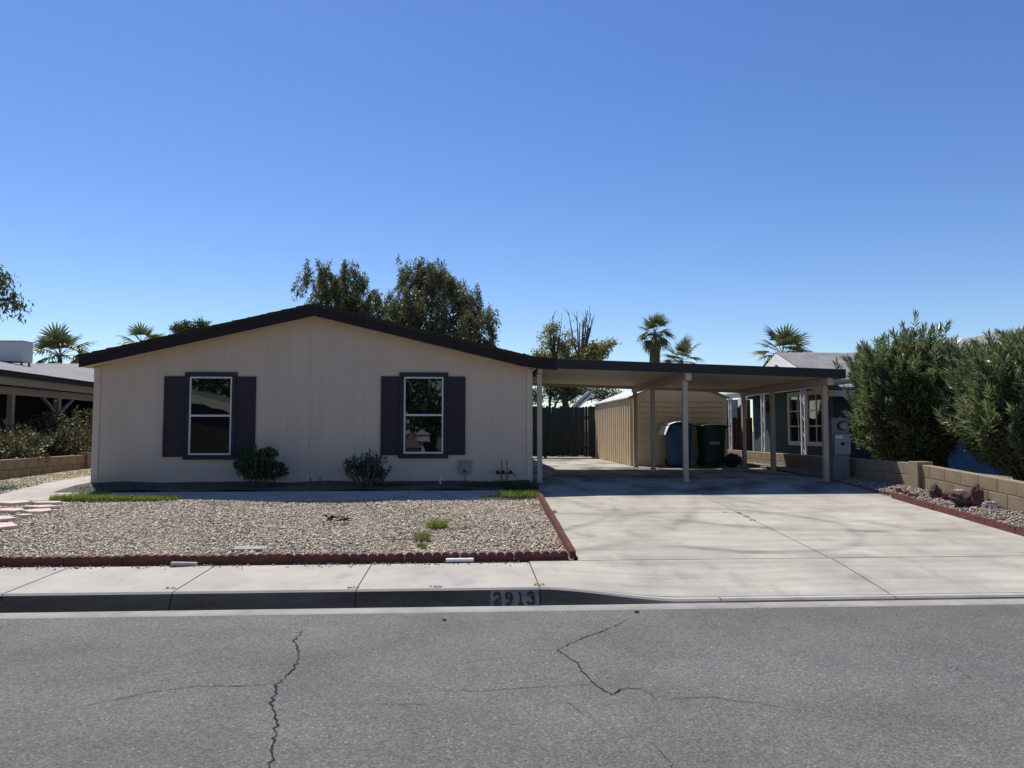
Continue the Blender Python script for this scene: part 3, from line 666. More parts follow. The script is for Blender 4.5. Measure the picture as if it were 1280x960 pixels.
# ================================================================== METER PEDESTAL, BLOCK WALLS
mp = tag(empty('meter_pedestal', (7.43, 14.95, .6)), 'grey electric meter pedestal beside the carport post', 'meter pedestal')
MB().box(7.26, 7.60, 14.84, 15.08, .56, 1.30).build('base_cabinet', M['grey_metal'], mp, .006)
MB().box(7.25, 7.58, 14.82, 15.08, 1.305, 1.86).build('meter_cabinet', M['grey_metal'], mp, .006)
hb = MB().box(7.275, 7.60, 14.775, 14.815, 1.14, 1.545).build('breaker_door', M['meter_light'], mp, .006)
MB().box(7.40, 7.47, 14.765, 14.774, 1.32, 1.38).build('lock', M['black'], hb); MB().box(7.29, 7.44, 14.768, 14.774, 1.45, 1.51).build('plate', M['white_vinyl'], hb)
ring = MB().tube([(7.44, 14.815, 1.70), (7.44, 14.76, 1.70)], .088, 20).build('meter_ring', M['black'], mp)
MB().tube([(7.44, 14.759, 1.70), (7.44, 14.70, 1.70)], [.070, .062], 20).build('meter_dial', M['meter_light'], ring, smooth=False)

bm_mesh = {}
def block_mesh(L, H, T):
    k = (round(L, 3), round(H, 3))
    if k not in bm_mesh:
        e = .006; x0, x1, y0, y1, z0, z1 = 0, T, 0, L, 0, H
        mb = MB(); mb.hexa([(x0+e, e, 0), (x1-e, e, 0), (x1-e, L-e, 0), (x0+e, L-e, 0)], [(x0+e, e, H), (x1-e, e, H), (x1-e, L-e, H), (x0+e, L-e, H)])
        mb = MB()
        def rg(i, z): return [(x0+i, y0+i, z), (x1-i, y0+i, z), (x1-i, y1-i, z), (x0+i, y1-i, z)]
        rs = [rg(e, 0), rg(0, e), rg(0, H-e), rg(e, H)]; V = [p for r in rs for p in r]
        F = [(j*4+i, j*4+(i+1) % 4, (j+1)*4+(i+1) % 4, (j+1)*4+i) for j in range(3) for i in range(4)] + [(3, 2, 1, 0), (12, 13, 14, 15)]
        mb.add(V, F); me = mb.mesh('block'); me.materials.append(M['block']); bm_mesh[k] = me
    return bm_mesh[k]
def block_wall(name, label, x, y0, y1, z0, slope=0, courses=2, T=.15, Hc=.2):
    """a wall running away from the street at constant x; slope = dz/dy"""
    t = tag(empty(name, (x, (y0+y1)/2, z0)), label, 'block wall')
    zs = lambda y: z0 + slope*(y-y0)
    MB().hexa([(x+.012, y0+.01, zs(y0)-.25), (x+T-.012, y0+.01, zs(y0)-.25), (x+T-.012, y1-.01, zs(y1)-.25), (x+.012, y1-.01, zs(y1)-.25)],
              [(x+.012, y0+.01, zs(y0)+courses*(Hc+.01)-.016), (x+T-.012, y0+.01, zs(y0)+courses*(Hc+.01)-.016), (x+T-.012, y1-.01, zs(y1)+courses*(Hc+.01)-.016), (x+.012, y1-.01, zs(y1)+courses*(Hc+.01)-.016)]).build('mortar', M['mortar'], t)
    for c in range(-1, courses):
        y = y0 - (.205 if c % 2 else 0)
        while y < y1 - .02:
            a = max(y, y0); b_ = min(y+.40, y1); L = round(b_ - a, 2)
            if L > .05:
                o = bpy.data.objects.new('block', block_mesh(L, Hc, T)); col.objects.link(o); o.parent = t; o.matrix_parent_inverse = t.matrix_basis.inverted()
                o.location = (x+random.uniform(-.003, .003), a, zs(a) + c*(Hc+.01)); o.rotation_euler = (math.atan(slope), 0, random.uniform(-.003, .003))
            y += .41
    return t
wr = block_wall('block_wall', 'long low tan block wall behind the carport posts', 7.76, 13.02, 23.0, .635)
wn = block_wall('block_wall', 'sloping tan block wall beside the rocks and oleanders', 7.76, 8.6, 12.70, .615-.062*4.1, .062)
pil = MB().box(7.70, 7.98, 12.715, 13.0, .35, 1.075).build('wall_pilaster', M['block'], None, .006); tag(pil, 'square tan block pillar joining the two low walls', 'pillar')
wl_ = block_wall('block_wall', 'low tan block wall with bushes spilling over it', -9.20, 10.6, 19.0, .622)
pil2 = MB().box(-9.24, -8.98, 19.02, 19.30, .4, 1.09).build('wall_pilaster', M['block'], None, .006); tag(pil2, 'square tan block pillar at the end of the wall beside the house', 'pillar')
# iron clips: dark gap post in the right wall
gp = MB().box(7.735, 7.93, 15.9, 16.03, .6, 1.10).build('iron_post_stub', M['brown_fence'], None, .004); tag(gp, 'dark rusty post stub set into the low block wall', 'post')

# ================================================================== SCALLOPED EDGING
def scallop_mesh(nl=6, p=.0985, Hh=.105, T=.065):
    prof = [(0, -.06)]
    for i in range(nl):
        for k in range(7):
            a = math.pi*(1 - k/6); prof.append((i*p + p/2 + p*.49*math.cos(a), Hh - p*.40 + p*.40*math.sin(a)))
    prof.append((nl*p, -.06))
    mb = MB(); mb.prism(prof, 'y', 0, T); me = mb.mesh('edging_block'); me.materials.append(M['red']); return me
sc = scallop_mesh(); sc_short = scallop_mesh(3)
def edging(name, label, path):
    t = tag(empty(name, (*path[0], sz(*path[0]))), label, 'edging', 'red scalloped edgings')
    a = Vector(path[0]); b_ = Vector(path[1]); d = (b_-a); L = d.length; d.normalize(); n = int(L/.597)
    for i in range(n):
        p = a + d*(i*.597); q = a + d*((i+1)*.597); z0, z1 = sz(p.x, p.y), sz(q.x, q.y)
        o = bpy.data.objects.new('edging_block', sc); col.objects.link(o); o.parent = t; o.matrix_parent_inverse = t.matrix_basis.inverted()
        ang = math.atan2(d.y, d.x)
        o.location = (p.x, p.y + random.uniform(-.006, .006), z0 - .012 + random.uniform(-.006, .005)); o.rotation_euler = (random.uniform(-.03, .03), -math.atan2(z1-z0, .597), ang + random.uniform(-.008, .008))
    return t
edging('garden_edging', 'red scalloped edging between the gravel yard and the sidewalk', ((-9.6+.0, 8.50), (1.20, 8.50)))
edging('garden_edging', 'red scalloped edging between the gravel yard and the driveway', ((1.235, 8.57), (1.275, 12.8)))
edging('garden_edging', 'red scalloped edging along the gravel strip by the block wall', ((7.16, 8.46), (7.24, 12.75)))

# flagstones
fl = [(P(6,664,10.5), .62, .34), (P(8,652,11.0), .55, .26), (P(12,641,11.7), .5, .25), (P(23,641,11.72), .44, .24), (P(48,642,11.65), .40, .26), (P(36,637,12.0), .48, .17), (P(3,636,12.1), .36, .2), (P(8,631,12.4), .62, .3), (P(36,631,12.45), .56, .2), (P(32,648,11.25), .22, .14)]
spots = [(-6.10, 10.50, .60, .36), (-6.42, 11.05, .62, .22), (-6.62, 11.72, .44, .23), (-6.15, 11.66, .42, .24), (-6.35, 12.02, .56, .17), (-7.15, 12.05, .35, .22), (-6.98, 12.40, .60, .22), (-6.45, 12.42, .55, .16), (-6.15, 11.28, .22, .12), (-6.85, 10.7, .5, .3)]
for i, (x, y, a, b_) in enumerate(spots):
    k = random.randint(5, 6); m = MB(); poly = []
    for j in range(k):
        t = 2*math.pi*(j+random.uniform(-.25, .25))/k; rr = random.uniform(.8, 1.2); poly.append((a*.5*rr*math.cos(t), b_*.5*rr*math.sin(t)*1.15))
    m.prism(poly, 'z', -.02, .035); o = m.build('flagstone', M['flag'], None, .006)
    o.location = (x, y, yz(x, y)+.015); o.rotation_euler = (math.atan(.0696), 0, 0)
    tag(o, {0: 'largest pinkish flagstone at the street end of the stepping stones', 8: 'smallest square flagstone among the stepping stones in the gravel'}.get(i, 'flat pinkish flagstone set in the gravel near the side path'), 'flagstone', 'flagstones in the gravel')

# rocks by the wall
rk = [((7.36, 12.75), .075, 'rock_pink', (1, .8, .9), 'small pink rock at the far end of the red edging'),
      ((7.39, 12.50), .055, 'rock_red', (1.1, .8, .8), 'small dark red rock next to the pink rock'),
      ((7.33, 12.28), .085, 'rock_pink', (1.2, .9, .6), 'flat pale pink rock lying against the red edging'),
      ((7.58, 12.02), .125, 'rock_dark', (.95, .8, 1.1), 'upright dark brown rock against the block wall'),
      ((7.64, 11.72), .14, 'rock_red', (1.4, .9, .75), 'red rock lying behind the white rock'),
      ((7.62, 11.48), .16, 'rock_white', (1.2, .9, .75), 'white speckled rock between the red and dark rocks'),
      ((7.52, 11.26), .185, 'rock_dark', (1.35, .9, .78), 'largest dark reddish brown rock in the gravel strip'),
      ((7.63, 11.08), .15, 'rock_red', (.72, .7, 1.5), 'pointed dark red rock standing upright by the wall'),
      ((7.68, 10.90), .12, 'rock_white', (1.3, .8, .55), 'low grey white rock beside the pointed red rock'),
      ((7.40, 11.38), .05, 'rock_white', (1, 1, .9), 'fist sized white stone in front of the dark rocks')]
for i, ((x, y), r, m, sq, lab) in enumerate(rk):
    o = rock('rock', (x, y, bedz(x, y) + r*sq[2]*.55), r, M[m], sq, 30+i); o.rotation_euler = (random.uniform(-.2, .2), random.uniform(-.2, .2), random.uniform(0, 3)); tag(o, lab, 'rock')

# small things in the yard
uc = MB().box(-2.66, -2.30, 9.08, 9.32, 0, .03).build('utility_cover', M['lid'], None, .006); uc.location = (0, 0, gz(9.2)-.014); tag(uc, 'flat grey utility cover set in the gravel', 'utility cover')
wd_ = MB().box(-.36, .36, -.035, .035, -.01, .022).build('white_slat', M['white_paint'], None, .006); wd_.location = (-.05, 8.45, .20); wd_.scale = (.42, 1, 1); wd_.rotation_euler = (0, 0, .04); tag(wd_, 'broken white slat lying against the red edging', 'slat')
w2 = MB().box(-.13, .13, -.03, .03, -.01, .025).build('concrete_chip', M['concrete'], None, .006); w2.location = (-2.95, 8.40, .195); w2.rotation_euler = (0, .06, .2); tag(w2, 'pale broken chip of concrete lying beside the red edging', 'chip')
m = MB()
for k in range(9):
    a = Vector((random.uniform(-.18, .18), random.uniform(-.07, .07), random.uniform(.0, .05))); b_ = a + Vector((random.uniform(-.22, .22), random.uniform(-.1, .1), random.uniform(-.03, .05)))
    m.tube([a, (a+b_)/2 + Vector((0, 0, .02)), b_], [.007, .013, .004], 5)
tw = m.build('dead_branch', M['dark_wall'], None); tw.location = (-1.72, 10.75, gz(10.75)+.02); tag(tw, 'dark dead twigs lying on the gravel', 'twigs')
st = MB().tube([(-.16, 0, 0), (0, .01, .012), (.16, -.02, 0)], [.006, .008, .005], 5).build('stick', M['wood_tan'], None); st.location = (-.72, 9.55, gz(9.55)+.012); tag(st, 'thin pale stick lying by the green weeds', 'stick')
for i, (x, y) in enumerate([on_road(796, 766), on_road(555, 776)]):
    o = rock('pebble', (x, y, .012), .022, M['rock_dark'], (1.3, .9, .6), 60+i, sub=1); tag(o, ['small dark pebble on the asphalt near the driveway', 'tiny dark pebble on the asphalt in front of the kerb'][i], 'pebble')

# ================================================================== PLANTS
def tuft(n, cx, cy, rx, ry, zf, h, wd=.006, lean=.5):
    a = rng.uniform(0, 6.28, n); r = np.sqrt(rng.uniform(0, 1, n)); x = cx + rx*r*np.cos(a); y = cy + ry*r*np.sin(a)
    z = np.array([zf(p, q) for p, q in zip(x, y)]); pos = np.stack([x, y, z], 1)
    d = np.stack([rng.normal(0, lean, n), rng.normal(0, lean, n), np.ones(n)], 1)
    return leaves(pos, d, h*rng.uniform(.45, 1.1, n), wd*rng.uniform(.7, 1.4, n), .5)
def merge(parts):
    V = []; F = []; o = 0
    for v, f in parts: V.append(v); F.append(f+o); o += len(v)
    return np.concatenate(V), np.concatenate(F)
def grass(label, specs, m='grass', name='grass'):
    V, F = merge([tuft(*s) for s in specs]); o = link(name, npmesh(name, V, F), M[m]); tag(o, label, 'grass', kind='stuff'); return o
wz = lambda x, y: gz(y)-.01
grass('sunlit grass growing along the edge of the front walkway', [(1300, -6.3+.35*k, 12.82, .32, .09, wz, .13-.008*k, .009) for k in range(5)] + [(350, -6.25, 13.4, .35, .16, wz, .10, .008), (120, -4.7, 12.75, .3, .04, wz, .06, .006)])
grass('sunlit grass clump where the walkway meets the driveway', [(1900, .88, 12.86, .34, .12, wz, .15, .010), (300, .45, 12.82, .2, .07, wz, .09, .008)])
grass('shaded weeds growing in the planting bed along the house', [(900, .55, 14.1, .65, .3, wz, .14, .012), (900, 1.0, 13.75, .3, .28, wz, .18, .012), (500, -1.2, 14.2, .3, .2, wz, .10, .01), (600, -6.3, 14.0, .55, .3, wz, .10, .01), (500, -.3, 13.72, .5, .08, wz, .05, .008), (500, -3, 13.7, 1.6, .06, wz, .05, .008)], 'dark_leaf')
grass('thin grass in the side gravel by the low wall', [(260, -8.3, 13.2+k*.9, .5, .4, wz, .09, .006) for k in range(6)])
def weed(label, x, y, n, r, h, m='grass', zf=None):
    V, F = tuft(n, 0, 0, r, r*.8, lambda a, b: 0, h, .010, .8); o = link('weed', npmesh('weed', V, F), M[m], None, (x, y, (zf or sz)(x, y)-.005)); tag(o, label, 'weed'); return o
weed('bright green weed in the gravel behind the stick', -.36, 10.35, 260, .12, .17); weed('small pale weed beside the bright green weed', -.02, 10.25, 60, .10, .09)
weed('low green weed in the gravel next to the pale stick', -.52, 9.62, 220, .10, .13); weed('little weed near the red edging below the stick', -.50, 9.22, 90, .06, .08)
for (x, y) in ((-1.03, 7.30), (-.26, 7.29), (-2.7, 7.36), (.70, 7.33)):
    weed('tiny dry weed growing at the kerb edge of the sidewalk', x, y, 34, .06, .022, 'dry_weed')['group'] = 'weeds at the kerb edge'
for (x, y) in ((4.07, 11.25), (4.07, 11.0), (4.06, 10.72), (4.08, 11.36), (3.9, 11.36)):
    weed('tiny weed growing in the driveway joint', x, y, 40, .05, .022, 'dry_weed')['group'] = 'weeds in the driveway joint'
weed('small weed at the driveway corner by the red edging', 1.33, 11.45, 40, .04, .06)

def leaf_blob(centers, rads, n, L, W, up=.3, shell=.55):
    """leaves scattered through lumpy ellipsoids, facing outwards"""
    out = []
    for c, r in zip(centers, rads):
        c = np.array(c); r = np.array(r if hasattr(r, '__len__') else (r, r, r)); k = int(n*r.prod()**(2/3)/sum((np.array(q if hasattr(q, '__len__') else (q, q, q)).prod())**(2/3) for q in rads))
        s = sph(k); rad = rng.uniform(shell**3, 1, k)**(1/3); p = c + s*rad[:, None]*r
        d = s*.8 + rng.normal(0, .55, (k, 3)); d[:, 2] += up
        out.append(leaves(p, d, L*rng.uniform(.6, 1.25, k), W*rng.uniform(.7, 1.2, k)))
    return merge(out)
def shrub(name, label, x, y, W, D, Hh, n, L, wd, m, stems=9, lift=.12, lumps=9, seed=1, cat='shrub', zb=None, flower=0):
    rr = np.random.default_rng(seed); z0 = gz(y) if zb is None else zb
    t = tag(empty(name, (x, y, z0)), label, cat)
    cs, rs = [], []
    for k in range(lumps):
        a = rr.uniform(0, 6.28); q = rr.uniform(.2, .68); h = rr.uniform(.2, .85)
        cs.append((x + W/2*q*math.cos(a), y + D/2*q*math.sin(a), z0 + lift + (Hh-lift)*h*.86)); s = rr.uniform(.42, .62)*(1.05-h*.35); rs.append((W/2*s, D/2*s, (Hh-lift)*s*.42))
    V, F = leaf_blob(cs, rs, n, L, wd)
    # sprigs poking out of the outline
    sp = []; stm = MB()
    for k in range(stems*3):
        a = rr.uniform(0, 6.28); q = rr.uniform(.3, 1.0); top = Vector((x + W/2*q*math.cos(a), y + D/2*q*math.sin(a), z0 + Hh*(1.02 - .45*q*q + rr.uniform(-.08, .08))))
        base = Vector((x + W*.08*math.cos(a), y + D*.08*math.sin(a), z0-.03))
        mid = base.lerp(top, .55) + Vector((math.cos(a)*W*.08, math.sin(a)*D*.08, 0))
        stm.tube([base, mid, top], [.012, .008, .003], 5, False)
        ps = np.array([list(mid.lerp(top, u)) for u in rr.uniform(.1, 1, 16)]); dd = rng.normal(0, .7, (16, 3)); dd[:, 2] += .6
        sp.append(leaves(ps, dd, L*rng.uniform(.6, 1.1, 16), wd*rng.uniform(.7, 1.1, 16)))
    V, F = merge([(V, F)] + sp)
    link('foliage', npmesh('foliage', V, F), M[m], t); stm.build('stems', M['twig'], t)
    if flower:
        V, F = leaf_blob(cs, [tuple(np.array(r)*1.06) for r in rs], flower, .05, .045, .2, .92); link('blossom', npmesh('blossom', V, F), M['flower'], t)
    return t
shrub('shrub', 'dense dark green shrub under the window beside the right shutter', -3.72, 14.25, .92, .75, .80, 3800, .06, .032, 'dark_leaf', 9, .10, 12, 4)
shrub('shrub', 'sparse spindly shrub in the bed below the shuttered window', -1.78, 14.15, .92, .6, .66, 1500, .05, .030, 'dark_leaf', 13, .02, 12, 8)
shrub('hedge_bush', 'bush with pinkish blossom above the low block wall', -10.15, 17.0, 2.0, 2.6, 1.22, 9000, .075, .036, 'mix_leaf', 14, .05, 16, 12, 'bush', flower=750)
shrub('hedge_bush', 'taller green bush beside the house corner over the wall', -9.95, 20.0, 2.0, 2.4, 1.62, 9000, .08, .036, 'mix_leaf', 14, .05, 18, 15, 'bush', flower=280)
shrub('hedge_bush', 'low bush at the near end of the neighbouring wall', -10.3, 14.6, 1.6, 2.0, 1.1, 5000, .075, .036, 'mix_leaf', 10, .05, 12, 16, 'bush')

def oleander(label, x, y, z0, W, D, Hh, shoots, seed):
    rr = np.random.default_rng(seed); t = tag(empty('oleander', (x, y, z0)), label, 'bush')
    stm = MB(); parts = []
    for k in range(shoots):
        s = unit(rr.normal(size=3)); s = s/(np.abs(s)**2.8).sum()**(1/2.8); s[2] = abs(s[2])*rr.choice([1, 1, 1, -.6]); q = rr.uniform(.66, 1.0)
        lump = .95 + .11*math.sin(5*math.atan2(s[1], s[0])+seed) + .09*math.sin(7*s[2]+seed*2+3*s[0]) + (.10 if rr.random() < .10 else 0)
        tip = np.array([x + W/2*s[0]*q*lump, y + D/2*s[1]*q*lump, z0 + Hh*(.50 + .50*s[2]*q*lump) + rr.uniform(-.03, .12)])
        dr = unit(np.array([s[0]*.7, s[1]*.7, .75 + .5*s[2]]) + rr.normal(0, .18, 3)); ln = rr.uniform(.30, .55)
        if k % 14 == 0:
            stm.tube([(x + s[0]*.22, y + s[1]*.22, z0-.05), tuple((tip + np.array([x, y, z0]))/2 + np.array([s[0], s[1], 0])*W*.06), tuple(tip-dr*ln*.2)], [.028, .018, .006], 5, False)
        nl = 24; u = np.linspace(0, 1, nl)**.85; a = np.arange(nl)*2.2 + rr.uniform(0, 6)
        o1 = unit(np.cross(dr, [0, .3, 1]) + 1e-6); o2 = np.cross(dr, o1)
        rad = o1[None]*np.cos(a)[:, None] + o2[None]*np.sin(a)[:, None]
        pos = tip[None] - dr[None]*(ln*(1-u))[:, None]; dd = rad*(1.15-.75*u)[:, None] + dr[None]*(.35 + .9*u)[:, None]
        parts.append(leaves(pos, dd, rr.uniform(.12, .20, nl), rr.uniform(.028, .042, nl), .3))
    n = shoots*16; s = sph(n); rad = rng.uniform(.12, 1, n)**(1/3)*.86
    p = np.array([x, y, z0 + Hh*.47]) + s*rad[:, None]*np.array([W/2, D/2, Hh*.47]); dd = s + rng.normal(0, .8, (n, 3)); dd[:, 2] += .4
    parts.append(leaves(p, dd, rng.uniform(.10, .17, n), rng.uniform(.022, .034, n)))
    V, F = merge(parts); link('foliage', npmesh('foliage', V, F), M['oleander_leaf'], t); stm.build('stems', M['bark'], t, smooth=True)
    return t
oleander('tall oleander bush between the meter pedestal and the wall pillar', 9.12, 15.3, .62, 2.3, 2.5, 2.98, 900, 3)
oleander('big glossy oleander bush overhanging the sloping block wall', 9.95, 12.9, .62, 2.75, 2.8, 2.72, 1000, 9)

def limb_tree(name, label, x, y, z0, th, r0, lobes, m, n, L, W, weep=0, seed=1, cat='tree', bare=None, fill=0):
    rr = np.random.default_rng(seed); t = tag(empty(name, (x, y, z0)), label, cat); tr = MB()
    top = Vector((x + rr.normal(0, .15), y, z0+th)); tr.tube([(x, y, z0-.2), (x+.05, y, z0+th*.5), top], [r0*1.25, r0, r0*.8], 9, False)
    parts = []; tot = sum(l[3]*l[3] for l in lobes)
    for (lx, ly, lz, lr, lh) in lobes:
        c = Vector((lx, ly, lz)); mid = top.lerp(c, .5) + Vector((0, 0, .15)); tr.tube([top - Vector((0, 0, .2)), mid, c], [r0*.55, r0*.35, r0*.12], 7, False)
        k = int(n*lr*lr/tot); nb = max(10, int(lr*lr*(34 if weep else 16)))
        for j in range(nb):
            s = unit(rr.normal(size=3)); s[2] = s[2]*.9 + .15; q = rr.uniform(.45, 1.02)
            e = np.array(c) + s*q*np.array([lr, lr, lh])
            if j % 3 == 0: tr.tube([tuple(c), tuple((np.array(c)+e)/2 + [0, 0, .08]), tuple(e)], [r0*.12, .018, .006], 4, False)
            m_ = max(4, k//nb)
            if weep:
                ns = 5
                for _ in range(ns):
                    st_ = e + rr.normal(0, .16*lr**.5, 3); ln = rr.uniform(.35, 1.0)*weep; mm = max(3, m_//ns); u = rr.uniform(0, 1, mm)
                    pos = st_ + np.stack([np.full(mm, s[0]*.2)*u, np.full(mm, s[1]*.2)*u, -u*ln], 1) + rr.normal(0, .045, (mm, 3))
                    dd = rr.normal(0, .45, (mm, 3)); dd[:, 2] -= .75
                    parts.append(leaves(pos, dd, L*rr.uniform(.6, 1.2, mm), W*rr.uniform(.7, 1.2, mm)))
            else:
                pos = e + rr.normal(0, .17*lr**.6, (m_, 3)); dd = rr.normal(0, .8, (m_, 3)); dd[:, 2] += .15
                parts.append(leaves(pos, dd, L*rr.uniform(.6, 1.2, m_), W*rr.uniform(.7, 1.2, m_)))
    if bare:
        for (bx, by, bz, hh, k) in bare:
            b0 = Vector((bx, by, bz))
            for i in range(k):
                a = rr.uniform(0, 6.28); sp_ = rr.uniform(.1, .55); e = b0 + Vector((math.cos(a)*sp_*hh*.7, math.sin(a)*sp_*hh*.5, hh*rr.uniform(.6, 1))); mid = b0.lerp(e, .5) + Vector((math.cos(a)*.05, 0, -.05))
                tr.tube([b0, mid, e], [.05, .028, .008], 4, False)
                for _ in range(5):
                    s0 = mid.lerp(e, rr.uniform(0, .9)); tr.tube([s0, s0 + Vector((rr.normal(0, .16), rr.normal(0, .16), rr.uniform(.15, .5)))], [.013, .005], 4, False)
    V, F = merge(parts); link('crown', npmesh('crown', V, F), M[m], t); tr.build('trunk', M['bark'], t, smooth=True)
    return t
Yb = 33.0; k = Yb/FPX
def lobe(px_, py_, rpx, hpx=None, dy=0, Y=Yb):
    p = P(px_, py_, Y+dy); return (p.x, p.y, p.z, rpx*Y/FPX, (hpx or rpx)*Y/FPX)
big = [lobe(398, 352, 21, 26), lobe(436, 350, 25, 27), lobe(420, 378, 30, 18), lobe(474, 372, 17, 22), lobe(527, 342, 30, 27), lobe(548, 358, 27, 25, .8), lobe(512, 380, 28, 20, -.6), lobe(586, 378, 24, 24), lobe(604, 404, 17, 26), lobe(565, 405, 35, 26, -.8), lobe(490, 405, 36, 24, -.8), lobe(440, 405, 34, 22), lobe(592, 432, 26, 18), lobe(515, 440, 50, 24)]
limb_tree('pepper_tree', 'big olive green tree with drooping foliage behind the house ridge', P(500, 0, Yb).x, Yb, .72, 3.2, .30, big, 'olive_leaf', 95000, .14, .046, .9, 5)
limb_tree('ash_tree', 'half bare tree with yellowish leaves behind the carport', P(712, 0, 32).x, 32, .72, 2.4, .16,
          [lobe(688, 422, 17, 17, 0, 32), lobe(712, 432, 16, 16, 0, 32), lobe(748, 436, 18, 10, 0, 32), lobe(672, 442, 10, 12, 0, 32), lobe(730, 450, 30, 12, 0, 32), lobe(700, 455, 30, 14, .6, 32), lobe(765, 430, 8, 6, 0, 32)], 'ash_leaf', 8500, .13, .06, 0, 8,
          bare=[(P(725, 440, 32).x, 32, P(0, 452, 32).z, 2.3, 13), (P(694, 440, 32).x, 32, P(0, 450, 32).z, 1.9, 6)])
limb_tree('garden_tree', 'dark leafy tree seen over the green fence under the carport', P(690, 0, 28.5).x, 28.5, .72, 1.3, .12,
          [lobe(668, 500, 12, 14, 0, 28.5), lobe(705, 492, 24, 18, 0, 28.5), lobe(735, 486, 20, 20, .8, 28.5), lobe(762, 492, 16, 18, .6, 28.5), lobe(690, 470, 22, 16, .5, 28.5)], 'far_leaf', 9000, .10, .045, 0, 9)
limb_tree('distant_tree', 'small distant tree top showing above the left roof slope', P(243, 0, 40).x, 40, .75, 3.2, .18, [lobe(236, 416, 14, 10, 0, 40), lobe(254, 413, 13, 10, 0, 40), lobe(243, 424, 20, 12, 0, 40)], 'far_leaf', 4200, .16, .06, 0, 10)
limb_tree('overhanging_tree', 'leafy branch tips of a tree standing beyond the neighbouring wall', -12.9, 16.2, .65, 2.9, .2,
          [(-12.6, 16.2, 5.6, 1.6, 1.3), (-11.0, 16.2, 5.25, .75, .45), (-9.85, 16.2, 4.95, .42, .34), (-9.55, 16.2, 4.55, .22, .22), (-9.25, 16.2, 4.30, .18, .14), (-9.75, 16.2, 4.35, .25, .22), (-10.3, 16.2, 4.4, .4, .3), (-13.6, 16.4, 4.6, 1.3, .9)], 'far_leaf', 15000, .13, .036, .4, 11)

# fan palms
def frond_mesh(seed, L=1.0, seg=15, pet=.72, droop=.35):
    rr = np.random.default_rng(seed); V = []; F = []
    for i in range(seg):
        a = R(-88 + 176*i/(seg-1)) + rr.normal(0, .02); ln = L*(1 - .28*abs(i/(seg-1)*2-1)**2)*rr.uniform(.9, 1.08)
        d = np.array([math.cos(a), math.sin(a), 0]); s = np.array([-math.sin(a), math.cos(a), 0]); o = len(V); w_ = .105
        for u, ww in ((0, .3), (.35, 1.0), (.65, .8), (.85, .4), (1.0, .05)):
            z = .14*u - droop*ln*u**2.4*(1 + rr.uniform(-.15, .25)); p = np.array([pet, 0, 0]) + d*ln*u*(1 - .12*u) + np.array([0, 0, z])
            V += [tuple(p + s*w_*ww*.5), tuple(p + np.array([0, 0, -.012*ww])), tuple(p - s*w_*ww*.5)]
        for j in range(4):
            b0 = o + j*3; F += [(b0, b0+3, b0+4, b0+1), (b0+1, b0+4, b0+5, b0+2)]
    me = npmesh('frond', V, np.array(F)); me.materials.append(M['palm']); return me
fr_meshes = [frond_mesh(k, droop=.22+.1*k) for k in range(4)]
pet_mesh = MB().tube([(0, 0, 0), (.4, 0, .03), (.78, 0, 0)], [.022, .015, .010], 5).mesh('stalk'); pet_mesh.materials.append(M['petiole'])
dead_mesh = frond_mesh(21, .7, 16, .5, .8).copy(); dead_mesh.materials.clear(); dead_mesh.materials.append(M['thatch'])
def palm(label, x, y, zc, n, s, skirt=0, seed=1, r=.17, lo=-35):
    rr = random.Random(seed); t = tag(empty('fan_palm', (x, y, .72)), label, 'palm tree')
    tk = MB(); hh = zc - .72
    tk.tube([(x, y, .5), (x, y, .72+hh*.3), (x+.03, y, .72+hh*.7), (x, y, zc+.05)], [r*1.3, r*1.05, r*.9, r*.45], 12); tk.build('trunk', M['bark'], t, smooth=True)
    for i in range(n):
        u = (i+.5)/n; el = R(78 - (78-lo)*u**.85 + rr.uniform(-14, 14)); az = i*2.39996 + rr.uniform(-.3, .3)
        o = bpy.data.objects.new('frond', fr_meshes[min(3, int(u*3.6+rr.uniform(0, .5)))]); col.objects.link(o); o.parent = t; o.matrix_parent_inverse = t.matrix_basis.inverted()
        o.location = (x, y, zc + rr.uniform(-.06, .06)); o.rotation_euler = Euler((rr.uniform(-.5, .5), -el, az)); sc_ = s*rr.uniform(.85, 1.1); o.scale = (sc_,)*3
        q = bpy.data.objects.new('stalk', pet_mesh); col.objects.link(q); q.parent = o
    for i in range(skirt):
        u = i/skirt; o = bpy.data.objects.new('dead_frond', dead_mesh); col.objects.link(o); o.parent = t; o.matrix_parent_inverse = t.matrix_basis.inverted()
        o.location = (x, y, zc - .15 - u*1.3); o.rotation_euler = Euler((rr.uniform(-.4, .4), R(rr.uniform(68, 82)), i*2.39996)); o.scale = (s*.8,)*3
    return t
def palm_at(label, px_, py_, Y, n, s, skirt, seed, **kw): p = P(px_, py_, Y); return palm(label, p.x, Y, p.z, n, s, skirt, seed, **kw)
palm_at('fan palm standing behind the neighbouring roof with the cooler', 90, 447, 33, 19, .92, 0, 2, lo=-20)
palm_at('fan palm tips showing just above the dark roof edge', 187, 434, 36, 12, .75, 0, 3)
palm_at('tall fan palm with a brown skirt of dead fronds', 822, 414, 40, 24, .76, 60, 4, r=.22, lo=-62)
palm_at('short fan palm beside the tall skirted palm', 856, 450, 40, 16, .88, 0, 5)
palm_at('fan palm behind the white gable of the neighbouring house', 988, 440, 36, 21, .98, 0, 6, lo=-45)

